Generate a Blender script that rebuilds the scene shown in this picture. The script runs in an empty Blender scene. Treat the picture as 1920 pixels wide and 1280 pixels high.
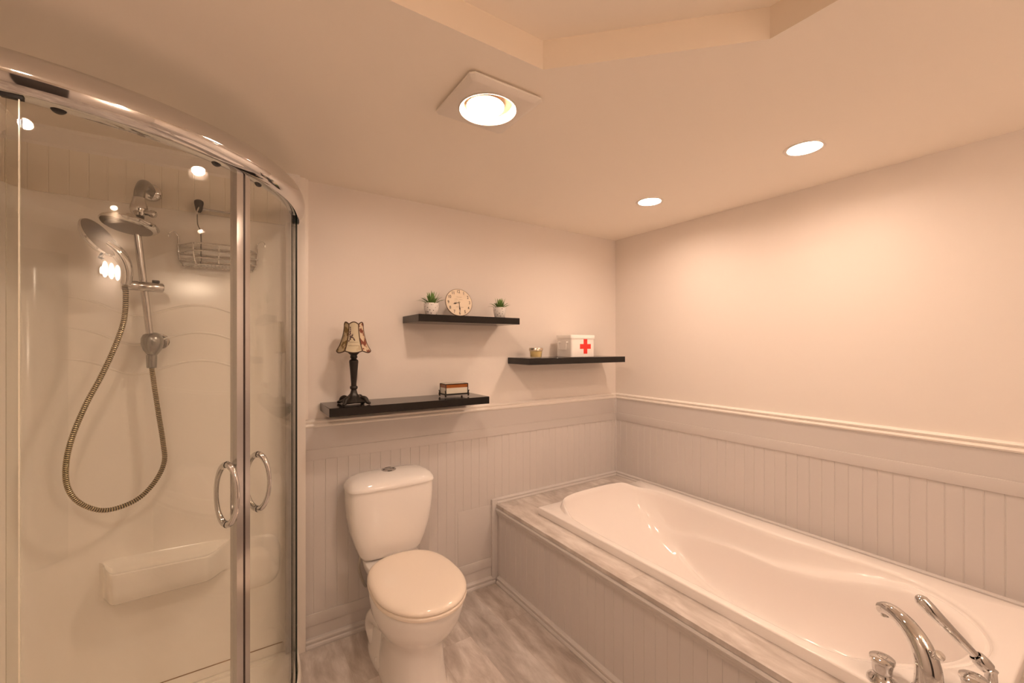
import bpy, bmesh, math, random
from mathutils import Vector, Matrix, Quaternion
random.seed(7)
sc = bpy.context.scene
COL = sc.collection
PI = math.pi

# ------------------------------------------------------------------ camera
cam_d = bpy.data.cameras.new('camera')
cam_d.sensor_width = 36.0
cam_d.lens = 793.0 / 1920.0 * 36.0
cam_d.shift_x = 0.0
cam_d.shift_y = 7.5 / 1920.0
cam_d.clip_start = 0.02
cam = bpy.data.objects.new('camera', cam_d)
cam.location = (-2.370, -2.198, 1.422)
cam.rotation_euler = (PI / 2, 0, -math.radians(33.4))
COL.objects.link(cam)
sc.camera = cam

# ------------------------------------------------------------------ world, lamps, exposure
world = bpy.data.worlds.new('world')
sc.world = world
world.use_nodes = True
wb = world.node_tree.nodes['Background']
wb.inputs['Color'].default_value = (1.0, 0.75, 0.55, 1)
wb.inputs['Strength'].default_value = 0.02
sc.view_settings.view_transform = 'Standard'
sc.view_settings.look = 'None'
sc.view_settings.gamma = 1.0
sc.view_settings.use_curve_mapping = False
sc.view_settings.exposure = 2.08
sc.cycles.use_denoising = True
sc.cycles.max_bounces = 14
sc.cycles.diffuse_bounces = 8
sc.cycles.glossy_bounces = 6
sc.cycles.transparent_max_bounces = 32
sc.cycles.caustics_reflective = False
sc.cycles.caustics_refractive = False
LAMP_COL = (1.0, 0.74, 0.565)
LAMP_DOWN = 49.0      # emission of the recessed lamps
LAMP_TRAY = 18.0       # emission of the lamps in the raised tray
LAMP_ADDED = 55.0       # emission of the extra tray lamp, added to brighten the left side
LAMP_GLOBE = 11.5     # emission of the vanity globes
LAMP_FAN = 50.0       # emission of the fan's bulb

# ------------------------------------------------------------------ helpers
def tag(o, label=None, cat=None, group=None, kind=None):
    if label: o['label'] = label
    if cat: o['category'] = cat
    if group: o['group'] = group
    if kind: o['kind'] = kind
    return o

def thing(name, label, cat, loc=(0, 0, 0), group=None):
    o = bpy.data.objects.new(name, None)
    o.empty_display_size = 0.05
    o.location = loc
    COL.objects.link(o)
    return tag(o, label, cat, group)

def world_loc(p):
    v = Vector((0, 0, 0))
    while p is not None:
        v += p.location
        p = p.parent
    return v

def obj(name, bm, mat, parent=None, smooth=True, angle=40, label=None):
    """links bm (built in world coordinates) as one mesh object"""
    bmesh.ops.remove_doubles(bm, verts=bm.verts, dist=1e-6)
    bmesh.ops.recalc_face_normals(bm, faces=bm.faces)
    if parent is not None:
        off = world_loc(parent)
        bmesh.ops.translate(bm, verts=bm.verts, vec=-off)
    me = bpy.data.meshes.new(name)
    bm.to_mesh(me)
    bm.free()
    mats = mat if isinstance(mat, (list, tuple)) else [mat]
    for m in mats:
        me.materials.append(m)
    if smooth:
        me.polygons.foreach_set('use_smooth', [True] * len(me.polygons))
        me.set_sharp_from_angle(angle=math.radians(angle))
    o = bpy.data.objects.new(name, me)
    COL.objects.link(o)
    if parent is not None:
        o.parent = parent
    if label:
        o['label'] = label
    return o

def struct(name, bm, mat, **k):
    o = obj(name, bm, mat, **k)
    o['kind'] = 'structure'
    return o

def copy_tree(o, parent=None):
    c = o.copy()
    COL.objects.link(c)
    if parent is not None:
        c.parent = parent
    for ch in list(o.children):
        copy_tree(ch, c)
    return c

def add_box(bm, x0, x1, y0, y1, z0, z1, bevel=0.0, seg=2, mi=0):
    vs = [bm.verts.new((x, y, z)) for x in (x0, x1) for y in (y0, y1) for z in (z0, z1)]
    idx = [(0, 1, 3, 2), (4, 6, 7, 5), (0, 4, 5, 1), (2, 3, 7, 6), (0, 2, 6, 4), (1, 5, 7, 3)]
    fs = [bm.faces.new([vs[i] for i in q]) for q in idx]
    for f in fs: f.material_index = mi
    if bevel > 0:
        es = list({e for f in fs for e in f.edges})
        bmesh.ops.bevel(bm, geom=es, offset=bevel, segments=seg, affect='EDGES', profile=0.6)
    return fs

def box(*a, **k):
    bm = bmesh.new(); add_box(bm, *a, **k); return bm

def add_loft(bm, rings, cap0=True, cap1=True, mi=0, closed=True):
    vr = [[bm.verts.new(p) for p in r] for r in rings]
    n = len(vr[0])
    for a, b in zip(vr, vr[1:]):
        for i in range(n if closed else n - 1):
            j = (i + 1) % n
            f = bm.faces.new((a[i], a[j], b[j], b[i])); f.material_index = mi
    if cap0: bm.faces.new(list(reversed(vr[0]))).material_index = mi
    if cap1: bm.faces.new(vr[-1]).material_index = mi
    return vr

def add_lathe(bm, prof, origin=(0, 0, 0), axis=(0, 0, 1), n=32, mi=0, cap0=True, cap1=True):
    """prof: list of (radius, distance along axis)"""
    q = Vector((0, 0, 1)).rotation_difference(Vector(axis).normalized())
    o = Vector(origin)
    rings = []
    for r, h in prof:
        rings.append([o + q @ Vector((max(r, 1e-5) * math.cos(2 * PI * i / n), max(r, 1e-5) * math.sin(2 * PI * i / n), h)) for i in range(n)])
    return add_loft(bm, rings, cap0, cap1, mi)

def lathe(*a, **k):
    bm = bmesh.new(); add_lathe(bm, *a, **k); return bm

def catmull(pts, sub=8, closed=False):
    P = [Vector(p) for p in pts]
    out = []
    n = len(P)
    rng = range(n) if closed else range(n - 1)
    for i in rng:
        if closed:
            p0, p1, p2, p3 = P[(i - 1) % n], P[i], P[(i + 1) % n], P[(i + 2) % n]
        else:
            p0 = P[i - 1] if i > 0 else P[i] * 2 - P[i + 1]
            p1, p2 = P[i], P[i + 1]
            p3 = P[i + 2] if i + 2 < n else P[i + 1] * 2 - P[i]
        for k in range(sub):
            t = k / sub
            out.append(0.5 * ((2 * p1) + (p2 - p0) * t + (2 * p0 - 5 * p1 + 4 * p2 - p3) * t * t + (3 * p1 - p0 - 3 * p2 + p3) * t ** 3))
    if not closed:
        out.append(P[-1])
    return out

def interp(vals, t):
    x = t * (len(vals) - 1)
    i = min(int(x), len(vals) - 2)
    return vals[i] + (vals[i + 1] - vals[i]) * (x - i)

def add_tube(bm, pts, r, n=10, cap=True, closed=False, flat=1.0, up=None, mi=0, mifun=None):
    """r: number or list (one per point); flat squeezes the second axis"""
    P = [Vector(p) for p in pts]
    m = len(P)
    R = r if isinstance(r, (list, tuple)) else [r] * m
    T = []
    for i in range(m):
        if closed:
            d = P[(i + 1) % m] - P[(i - 1) % m]
        else:
            d = P[min(i + 1, m - 1)] - P[max(i - 1, 0)]
        T.append(d.normalized())
    ref = Vector(up) if up else (Vector((0, 0, 1)) if abs(T[0].z) < 0.9 else Vector((0, 1, 0)))
    N = (ref - T[0] * ref.dot(T[0])).normalized()
    rings = []
    for i in range(m):
        if i > 0:
            q = T[i - 1].rotation_difference(T[i])
            N = q @ N
            N = (N - T[i] * N.dot(T[i])).normalized()
        B = T[i].cross(N)
        rings.append([P[i] + (N * math.cos(2 * PI * k / n) * R[i] + B * math.sin(2 * PI * k / n) * R[i] * flat) for k in range(n)])
    vr = [[bm.verts.new(p) for p in rg] for rg in rings]
    cnt = m if closed else m - 1
    for a in range(cnt):
        b = (a + 1) % m
        for k in range(n):
            j = (k + 1) % n
            f = bm.faces.new((vr[a][k], vr[a][j], vr[b][j], vr[b][k]))
            f.material_index = mifun(a) if mifun else mi
    if cap and not closed:
        bm.faces.new(list(reversed(vr[0]))).material_index = mi
        bm.faces.new(vr[-1]).material_index = mi
    return vr

def tube(*a, **k):
    bm = bmesh.new(); add_tube(bm, *a, **k); return bm

def add_extrude(bm, prof, origin, U, V, W, length, mi=0, cap=True):
    """prof: closed list of (u, v) swept along W"""
    o, U, V, W = Vector(origin), Vector(U), Vector(V), Vector(W)
    rings = [[o + U * u + V * v + W * s for u, v in prof] for s in (0, length)]
    return add_loft(bm, rings, cap, cap, mi)

def superring(cx, cy, z, hx, hy, e=2.5, n=48):
    out = []
    for i in range(n):
        t = 2 * PI * i / n
        c, s = math.cos(t), math.sin(t)
        out.append(Vector((cx + hx * math.copysign(abs(c) ** (2 / e), c), cy + hy * math.copysign(abs(s) ** (2 / e), s), z)))
    return out

def smooth(a, b, x):
    t = max(0.0, min(1.0, (x - a) / (b - a)))
    return t * t * (3 - 2 * t)

# ------------------------------------------------------------------ materials
def new_mat(name):
    m = bpy.data.materials.new(name)
    m.use_nodes = True
    nt = m.node_tree
    return m, nt, nt.nodes['Principled BSDF']

def pmat(name, col, rough=0.5, metal=0.0, spec=0.5, coat=0.0, bump=0.0, bscale=200.0, var=0.0, vscale=6.0, dist=0.001):
    m, nt, b = new_mat(name)
    b.inputs['Base Color'].default_value = (*col, 1)
    b.inputs['Roughness'].default_value = rough
    b.inputs['Metallic'].default_value = metal
    b.inputs['Specular IOR Level'].default_value = spec
    b.inputs['Coat Weight'].default_value = coat
    tc = nt.nodes.new('ShaderNodeTexCoord')
    if bump > 0:
        nz = nt.nodes.new('ShaderNodeTexNoise'); nz.inputs['Scale'].default_value = bscale
        nz.inputs['Detail'].default_value = 3
        bp = nt.nodes.new('ShaderNodeBump'); bp.inputs['Strength'].default_value = bump
        bp.inputs['Distance'].default_value = dist
        nt.links.new(tc.outputs['Object'], nz.inputs['Vector'])
        nt.links.new(nz.outputs['Fac'], bp.inputs['Height'])
        nt.links.new(bp.outputs['Normal'], b.inputs['Normal'])
    if var > 0:
        nz = nt.nodes.new('ShaderNodeTexNoise'); nz.inputs['Scale'].default_value = vscale
        nz.inputs['Detail'].default_value = 4
        mx = nt.nodes.new('ShaderNodeMix'); mx.data_type = 'RGBA'
        mx.inputs['A'].default_value = (*[c * (1 - var) for c in col], 1)
        mx.inputs['B'].default_value = (*[min(1, c * (1 + var)) for c in col], 1)
        nt.links.new(tc.outputs['Object'], nz.inputs['Vector'])
        nt.links.new(nz.outputs['Fac'], mx.inputs['Factor'])
        nt.links.new(mx.outputs['Result'], b.inputs['Base Color'])
    return m

M = {}
M['wall'] = pmat('wall_paint', (0.79, 0.732, 0.682), 0.62, spec=0.3, bump=0.08, bscale=260)
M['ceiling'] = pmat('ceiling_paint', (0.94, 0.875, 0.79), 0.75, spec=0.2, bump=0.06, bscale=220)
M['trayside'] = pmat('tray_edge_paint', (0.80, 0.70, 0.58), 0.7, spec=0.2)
M['wainscot'] = pmat('wainscot_grey_paint', (0.615, 0.58, 0.56), 0.42, spec=0.4)
M['trim'] = pmat('trim_white_paint', (0.86, 0.81, 0.755), 0.38, spec=0.4)
M['porcelain'] = pmat('porcelain', (0.84, 0.81, 0.785), 0.08, spec=0.55)
M['bisque'] = pmat('cream_seat_plastic', (0.86, 0.765, 0.665), 0.12, spec=0.5)
M['tub'] = pmat('tub_acrylic', (0.87, 0.825, 0.80), 0.10, spec=0.5)
M['acrylic'] = pmat('shower_acrylic', (0.90, 0.86, 0.80), 0.16, spec=0.45)
M['showerbead'] = pmat('shower_bead_paint', (0.84, 0.78, 0.68), 0.5, spec=0.3)
M['chrome'] = pmat('chrome', (0.70, 0.69, 0.68), 0.05, metal=1.0)
M['satin'] = pmat('brushed_aluminium', (0.62, 0.60, 0.59), 0.20, metal=1.0)
M['dullmetal'] = pmat('aged_aluminium', (0.52, 0.49, 0.44), 0.42, metal=0.6, var=0.25, vscale=30)
M['greysilver'] = pmat('silver_plastic', (0.34, 0.33, 0.31), 0.25, metal=0.8)
M['sprayface'] = pmat('grey_spray_face', (0.26, 0.225, 0.19), 0.32, metal=0.3)
M['brass'] = pmat('hose_brass', (0.56, 0.47, 0.30), 0.25, metal=1.0)
M['darkgroove'] = pmat('hose_groove', (0.06, 0.045, 0.03), 0.5)
M['rubber'] = pmat('black_rubber', (0.018, 0.016, 0.015), 0.5)
M['gasket'] = pmat('dark_gap_strip', (0.05, 0.028, 0.022), 0.45)
M['shelf'] = pmat('black_brown_veneer', (0.010, 0.008, 0.007), 0.15, spec=0.38, bump=0.03, bscale=60)
M['iron'] = pmat('bronzed_iron', (0.022, 0.017, 0.013), 0.38, spec=0.5, metal=0.25, bump=0.25, bscale=90)
M['leaf'] = None
M['soil'] = pmat('soil', (0.05, 0.03, 0.02), 0.9)
M['tin'] = pmat('white_enamel', (0.87, 0.835, 0.80), 0.28, spec=0.5)
M['red'] = pmat('red_print', (0.80, 0.030, 0.022), 0.35)
M['tinlid'] = pmat('jar_metal', (0.62, 0.55, 0.45), 0.28, metal=1.0)
M['amber'] = pmat('amber_glass_strip', (0.30, 0.085, 0.012), 0.18)
M['opal'] = pmat('opal_glass', (0.66, 0.62, 0.52), 0.15)
M['ink'] = pmat('black_ink', (0.012, 0.011, 0.010), 0.5)
M['faint'] = pmat('faded_print', (0.36, 0.27, 0.19), 0.6)
M['numeral'] = pmat('brown_numerals', (0.075, 0.055, 0.042), 0.6)
M['dial'] = pmat('aged_dial', (0.80, 0.68, 0.53), 0.4, var=0.08, vscale=14)
M['dialrim'] = pmat('dial_edge', (0.20, 0.14, 0.10), 0.5)
M['plastic'] = pmat('fan_white_plastic', (0.82, 0.765, 0.70), 0.4)
M['fanhole'] = pmat('fan_dark_can', (0.35, 0.24, 0.15), 0.6)
M['door'] = pmat('added_dark_door', (0.06, 0.05, 0.045), 0.4)
M['drainblack'] = M['rubber']

def leaf_mat():
    m, nt, b = new_mat('succulent_leaf')
    tc = nt.nodes.new('ShaderNodeTexCoord')
    nz = nt.nodes.new('ShaderNodeTexNoise'); nz.inputs['Scale'].default_value = 45
    mx = nt.nodes.new('ShaderNodeMix'); mx.data_type = 'RGBA'
    mx.inputs['A'].default_value = (0.08, 0.19, 0.035, 1)
    mx.inputs['B'].default_value = (0.24, 0.38, 0.11, 1)
    nt.links.new(tc.outputs['Object'], nz.inputs['Vector'])
    nt.links.new(nz.outputs['Fac'], mx.inputs['Factor'])
    nt.links.new(mx.outputs['Result'], b.inputs['Base Color'])
    b.inputs['Roughness'].default_value = 0.5
    return m
M['leaf'] = leaf_mat()

def speckle_mat():
    m, nt, b = new_mat('speckled_ceramic')
    tc = nt.nodes.new('ShaderNodeTexCoord')
    vo = nt.nodes.new('ShaderNodeTexVoronoi'); vo.inputs['Scale'].default_value = 96
    vo.inputs['Randomness'].default_value = 0.9
    mt = nt.nodes.new('ShaderNodeMath'); mt.operation = 'LESS_THAN'; mt.inputs[1].default_value = 0.25
    mx = nt.nodes.new('ShaderNodeMix'); mx.data_type = 'RGBA'
    mx.inputs['A'].default_value = (0.80, 0.76, 0.72, 1)
    mx.inputs['B'].default_value = (0.07, 0.06, 0.055, 1)
    nt.links.new(tc.outputs['Object'], vo.inputs['Vector'])
    nt.links.new(vo.outputs['Distance'], mt.inputs[0])
    nt.links.new(mt.outputs[0], mx.inputs['Factor'])
    nt.links.new(mx.outputs['Result'], b.inputs['Base Color'])
    b.inputs['Roughness'].default_value = 0.4
    return m
M['speckle'] = speckle_mat()

def plank_mat(name, rot=0.0, off=(0, 0, 0)):
    """pale grey marbled vinyl planks"""
    m, nt, b = new_mat(name)
    N, L = nt.nodes.new, nt.links.new
    tc = N('ShaderNodeTexCoord')
    mp = N('ShaderNodeMapping'); mp.inputs['Rotation'].default_value = (0, 0, rot); mp.inputs['Location'].default_value = off
    L(tc.outputs['Object'], mp.inputs['Vector'])
    br = N('ShaderNodeTexBrick')
    br.inputs['Scale'].default_value = 1.0
    br.inputs['Brick Width'].default_value = 0.92
    br.inputs['Row Height'].default_value = 0.18
    br.inputs['Mortar Size'].default_value = 0.0007
    br.inputs['Mortar Smooth'].default_value = 0.2
    br.inputs['Color1'].default_value = (0, 0, 0, 1)
    br.inputs['Color2'].default_value = (1, 1, 1, 1)
    br.inputs['Mortar'].default_value = (0.5, 0.5, 0.5, 1)
    L(mp.outputs['Vector'], br.inputs['Vector'])
    # veins: stretched noise, shifted from plank to plank
    sc1 = N('ShaderNodeVectorMath'); sc1.operation = 'MULTIPLY_ADD'
    sc1.inputs[1].default_value = (7.0, 5.0, 3.0)
    L(br.outputs['Color'], sc1.inputs[0]); L(mp.outputs['Vector'], sc1.inputs[2])
    mp2 = N('ShaderNodeMapping'); mp2.inputs['Rotation'].default_value = (0, 0, math.radians(14))
    mp2.inputs['Scale'].default_value = (2.6, 8.5, 1)
    L(sc1.outputs[0], mp2.inputs['Vector'])
    n1 = N('ShaderNodeTexNoise'); n1.inputs['Scale'].default_value = 1.9; n1.inputs['Detail'].default_value = 6
    n1.inputs['Roughness'].default_value = 0.62; n1.inputs['Distortion'].default_value = 0.35
    L(mp2.outputs['Vector'], n1.inputs['Vector'])
    rp = N('ShaderNodeValToRGB')
    e = rp.color_ramp.elements
    e[0].position = 0.30; e[0].color = (0.41, 0.355, 0.315, 1)
    e[1].position = 0.70; e[1].color = (0.77, 0.72, 0.685, 1)
    e2 = rp.color_ramp.elements.new(0.5); e2.color = (0.58, 0.525, 0.485, 1)
    L(n1.outputs['Fac'], rp.inputs['Fac'])
    mul = N('ShaderNodeMix'); mul.data_type = 'RGBA'; mul.blend_type = 'MULTIPLY'; mul.inputs['Factor'].default_value = 1.0
    tone = N('ShaderNodeMapRange'); tone.inputs['To Min'].default_value = 0.80; tone.inputs['To Max'].default_value = 1.06
    L(br.outputs['Color'], tone.inputs['Value'])
    L(rp.outputs['Color'], mul.inputs['A']); L(tone.outputs[0], mul.inputs['B'])
    mo = N('ShaderNodeMix'); mo.data_type = 'RGBA'
    mo.inputs['B'].default_value = (0.46, 0.40, 0.36, 1)
    L(br.outputs['Fac'], mo.inputs['Factor']); L(mul.outputs['Result'], mo.inputs['A'])
    L(mo.outputs['Result'], b.inputs['Base Color'])
    b.inputs['Roughness'].default_value = 0.30
    b.inputs['Specular IOR Level'].default_value = 0.4
    return m
M['floor'] = plank_mat('marbled_vinyl_floor', rot=PI / 2, off=(0.1, 0.14, 0))
M['deck'] = plank_mat('marbled_vinyl_deck', rot=PI / 2, off=(0.03, 0.0, 0))

def thin_glass(name, tint):
    m, nt, b = new_mat(name)
    nt.nodes.remove(b)
    N, L = nt.nodes.new, nt.links.new
    out = nt.nodes['Material Output']
    tr = N('ShaderNodeBsdfTransparent'); tr.inputs['Color'].default_value = (*tint, 1)
    gl = N('ShaderNodeBsdfGlossy'); gl.inputs['Roughness'].default_value = 0.0
    lw = N('ShaderNodeLayerWeight'); lw.inputs['Blend'].default_value = 0.5
    pw = N('ShaderNodeMath'); pw.operation = 'POWER'; pw.inputs[1].default_value = 5.0
    fr = N('ShaderNodeMapRange'); fr.inputs['To Min'].default_value = 0.042; fr.inputs['To Max'].default_value = 1.0
    L(lw.outputs['Facing'], pw.inputs[0]); L(pw.outputs[0], fr.inputs['Value'])
    mx = N('ShaderNodeMixShader')
    L(fr.outputs[0], mx.inputs['Fac']); L(tr.outputs[0], mx.inputs[1]); L(gl.outputs[0], mx.inputs[2])
    L(mx.outputs[0], out.inputs['Surface'])
    return m
M['glass'] = thin_glass('shower_glass', (0.968, 0.972, 0.955))
M['caulk'] = pmat('aged_brown_caulk', (0.30, 0.19, 0.10), 0.7, var=0.4, vscale=18)
M['edgeglint'] = pmat('pale_edge_glint', (0.85, 0.80, 0.66), 0.15)  # pale colour of the painted reflection line on the glass edge
M['glassedge'] = pmat('glass_cut_edge', (0.004, 0.013, 0.010), 0.08)
M['glassedge_light'] = pmat('glass_pale_edge', (0.60, 0.54, 0.40), 0.2)  # paler edge colour for the left pane and left door

def clear_mat(name, col):
    m, nt, b = new_mat(name)
    b.inputs['Base Color'].default_value = (*col, 1)
    b.inputs['Transmission Weight'].default_value = 0.9
    b.inputs['Roughness'].default_value = 0.03
    b.inputs['IOR'].default_value = 1.45
    return m
M['jarglass'] = thin_glass('jar_glass', (0.97, 0.95, 0.89))
M['wax'] = pmat('pale_yellow_wax', (0.88, 0.74, 0.40), 0.45)
M['clearacrylic'] = clear_mat('clear_knob_acrylic', (0.97, 0.95, 0.93))

def emit_mat(name, strength, col=LAMP_COL):
    m, nt, b = new_mat(name)
    nt.nodes.remove(b)
    e = nt.nodes.new('ShaderNodeEmission')
    e.inputs['Color'].default_value = (*col, 1)
    e.inputs['Strength'].default_value = strength
    nt.links.new(e.outputs[0], nt.nodes['Material Output'].inputs['Surface'])
    return m
M['lamp'] = emit_mat('recessed_lamp_glow', LAMP_DOWN)
M['globe'] = emit_mat('vanity_globe_glow', LAMP_GLOBE)
M['traylamp'] = emit_mat('tray_lamp_glow', LAMP_TRAY)
M['addedlamp'] = emit_mat('added_lamp_glow', LAMP_ADDED)
M['bulb'] = emit_mat('fan_bulb_glow', LAMP_FAN)

# ------------------------------------------------------------------ room shell
XL, YF, ZC = -3.04, -3.45, 2.20
struct('floor', box(XL - 0.1, 0.1, YF - 0.1, 0.1, -0.08, 0.0), M['floor'])
struct('wall_back', box(XL - 0.1, 0.1, 0.0, 0.1, 0.0, 2.36), M['wall'])
struct('wall_right', box(0.0, 0.1, YF - 0.1, 0.0, 0.0, 2.36), M['wall'])
struct('wall_left', box(XL - 0.1, XL, YF - 0.1, 0.0, 0.0, 2.36), M['wall'])
struct('wall_front', box(XL, 0.0, YF - 0.1, YF, 0.0, 2.36), M['wall'])
struct('added_door', box(-2.75, -1.93, YF, YF + 0.03, 0.0, 2.03, bevel=0.004), M['door'])  # unseen door, added in a dark tone to give the chrome dark reflections

TRAY = [(-2.45, -1.25), (-1.64, -1.25), (-1.232, -1.662), (-1.232, -2.55), (-1.64, -2.96), (-2.45, -2.96), (-2.86, -2.55), (-2.86, -1.66)]
def ceiling():
    bm = bmesh.new()
    outer = [bm.verts.new((x, y, ZC)) for x, y in ((XL, YF), (0, YF), (0, 0), (XL, 0))]
    inner = [bm.verts.new((x, y, ZC)) for x, y in TRAY]
    es = [bm.edges.new((outer[i], outer[(i + 1) % 4])) for i in range(4)]
    es += [bm.edges.new((inner[i], inner[(i + 1) % 8])) for i in range(8)]
    cans = []
    for cx, cy in ((-0.488, -1.440), (-0.488, -0.697)):      # openings for the recessed lamps
        rg = [bm.verts.new((cx + 0.0655 * math.cos(2 * PI * i / 32), cy + 0.0655 * math.sin(2 * PI * i / 32), ZC)) for i in range(32)]
        es += [bm.edges.new((rg[i], rg[(i + 1) % 32])) for i in range(32)]
        cans.append(rg)
    bmesh.ops.triangle_fill(bm, use_beauty=True, use_dissolve=False, edges=es)
    top = [bm.verts.new((x, y, ZC + 0.082)) for x, y in TRAY]
    for i in range(8):
        j = (i + 1) % 8
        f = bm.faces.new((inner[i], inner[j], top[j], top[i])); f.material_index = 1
    bm.faces.new(top)
    for rg in cans:
        up = [bm.verts.new((v.co.x, v.co.y, ZC + 0.06)) for v in rg]
        for i in range(32):
            bm.faces.new((rg[i], rg[(i + 1) % 32], up[(i + 1) % 32], up[i]))
        bm.faces.new(up)
    # upper side, so the ceiling is a solid slab
    up = [bm.verts.new((x, y, 2.36)) for x, y in ((XL, YF), (0, YF), (0, 0), (XL, 0))]
    for i in range(4):
        j = (i + 1) % 4
        bm.faces.new((outer[i], outer[j], up[j], up[i]))
    bm.faces.new(up)
    return bm
struct('ceiling', ceiling(), [M['ceiling'], M['trayside']], smooth=False)

# ---- wainscot
def bead_profile(a, b, phase, pitch=0.0525, d=0.012, gd=0.0018, gw=0.0026):
    """open polyline (s, depth) from a to b with V grooves"""
    pts = [(a, d)]
    k = math.ceil((a - phase) / pitch)
    while phase + k * pitch < b - 0.006:
        s = phase + k * pitch
        if s > a + 0.006:
            pts += [(s - gw, d), (s - gw * 0.4, d - gd), (s + gw * 0.4, d - gd), (s + gw, d)]
        k += 1
    pts.append((b, d))
    return pts

def add_bead(bm, wall, a, b, z0, z1, phase, d=0.012, base=0.0, mi=0, pitch=0.0525):
    """wall: 'back' s=x, out -y; 'right' s=y, out -x; 'front' s=y, out -x from x=base"""
    pr = bead_profile(a, b, phase, pitch, d)
    def P(s, dd, z):
        if wall == 'back': return (s, base - dd, z)
        return (base - dd, s, z)
    lo = [bm.verts.new(P(s, dd, z0)) for s, dd in pr]
    hi = [bm.verts.new(P(s, dd, z1)) for s, dd in pr]
    for i in range(len(pr) - 1):
        bm.faces.new((lo[i], lo[i + 1], hi[i + 1], hi[i])).material_index = mi
    # closed top, bottom and ends against the wall
    for row, z in ((lo, z0), (hi, z1)):
        bk = [bm.verts.new(P(a, 0.0, z)), bm.verts.new(P(b, 0.0, z))]
        bm.faces.new([bk[0]] + row + [bk[1]])

XW = -2.088          # left end of the wainscot on the back wall
bm = bmesh.new()
add_bead(bm, 'back', XW, 0.0, 0.15, 0.88, -1.371)
add_box(bm, XW, 0.0, -0.0165, 0, 0.878, 0.930, bevel=0.0025)
add_box(bm, XW, 0.0, -0.0125, 0, 0.9301, 1.037)
add_box(bm, XW, -1.07, -0.0165, 0, 0.100, 0.155, bevel=0.0025)
add_box(bm, XW, -1.07, -0.0125, 0, 0.0, 0.0998)
add_box(bm, -1.300, -1.075, -0.0145, 0, 0.15, 0.468, bevel=0.0015)      # flat patch board
struct('trim_1', bm, M['wainscot'], angle=20)
bm = bmesh.new()
add_bead(bm, 'right', -3.45, -0.013, 0.15, 0.88, -1.847)
add_box(bm, -0.0165, 0, -3.45, -0.013, 0.878, 0.930, bevel=0.0025)
add_box(bm, -0.0125, 0, -3.45, -0.013, 0.9301, 1.037)
add_box(bm, -0.020, 0, -0.020, 0, 0.471, 1.04, bevel=0.004)            # corner bead
struct('trim_2', bm, M['wainscot'], angle=20)

RAILP = [(0, 0.0), (0.012, 0.0), (0.018, 0.003), (0.021, 0.009), (0.018, 0.015), (0.013, 0.017), (0.012, 0.022), (0.017, 0.024),
         (0.019, 0.030), (0.015, 0.035), (0.011, 0.037), (0, 0.038)]
bm = bmesh.new()
add_extrude(bm, RAILP, (XW, 0, 1.034), (0, -1, 0), (0, 0, 1), (1, 0, 0), 2.088)
add_extrude(bm, RAILP, (0, -3.45, 1.034), (-1, 0, 0), (0, 0, 1), (0, 1, 0), 3.44)
struct('trim_3', bm, M['trim'], angle=25)

BASEP = [(0, 0), (0.020, 0), (0.0215, 0.008), (0.019, 0.016), (0.014, 0.020), (0.0135, 0.026), (0.017, 0.029), (0.0165, 0.036), (0.012, 0.042), (0, 0.044)]
bm = bmesh.new()
add_extrude(bm, BASEP, (XW, -0.012, 0), (0, -1, 0), (0, 0, 1), (1, 0, 0), 1.03)
struct('baseboard_back', bm, M['wainscot'], angle=25)

# white corner board beside the shower and crown moulding above it
bm = bmesh.new()
add_box(bm, -2.138, -2.0885, -0.030, 0, 0.0, ZC, bevel=0.002)
add_box(bm, -2.100, -2.0755, -0.018, 0, 1.073, ZC, bevel=0.003)
struct('trim_4', bm, M['trim'])
CROWN = [(0, 0), (0.012, 0.0), (0.014, 0.010), (0.022, 0.018), (0.030, 0.030), (0.040, 0.044), (0.046, 0.050), (0.048, 0.062), (0, 0.062)]
bm = bmesh.new()
add_extrude(bm, CROWN, (XL, 0, ZC - 0.062), (0, -1, 0), (0, 0, 1), (1, 0, 0), 0.925)
struct('trim_5', bm, M['trim'], angle=25)
bm = bmesh.new()
add_bead(bm, 'back', XL, -2.138, 1.97, 2.145, -2.9255)
struct('trim_6', bm, M['showerbead'], angle=20)
bm = bmesh.new()
add_extrude(bm, CROWN, (XL, -1.0, ZC - 0.062), (1, 0, 0), (0, 0, 1), (0, 1, 0), 0.955)
struct('trim_7', bm, M['trim'], angle=25)

# ------------------------------------------------------------------ ceiling lamps
def downlight(x, y, label, group='recessed ceiling spotlights', zc=ZC, deep=0.020, glow='lamp'):
    t = thing('recessed_light', label, 'ceiling light', (x, y, zc), group)
    obj('trim_ring', lathe([(0.056, deep), (0.057, 0.004), (0.0585, -0.002), (0.064, -0.004), (0.070, -0.003), (0.072, 0.0)], (x, y, zc), n=48, cap0=False, cap1=False), M['plastic'], t)
    obj('lamp_lens', lathe([(0.0565, deep), (0.046, deep - 0.0035), (0.02, deep - 0.006), (0.0, deep - 0.0065)], (x, y, zc), n=48), M[glow], t)
    return t
downlight(-0.488, -1.440, 'larger bright round spotlight in ceiling, nearer the right edge of the photo')
downlight(-0.488, -0.697, 'smaller bright round spotlight in ceiling above the wall corner')
downlight(-2.69, -1.92, 'unseen round spotlight added in the raised ceiling tray to brighten the left side', zc=ZC + 0.082, deep=-0.004, glow='addedlamp')  # added lamp, only there to brighten the left side
downlight(-1.45, -2.67, 'round spotlight in the raised ceiling tray on the tub side, behind the camera', zc=ZC + 0.082, deep=-0.004, glow='traylamp')

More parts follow.
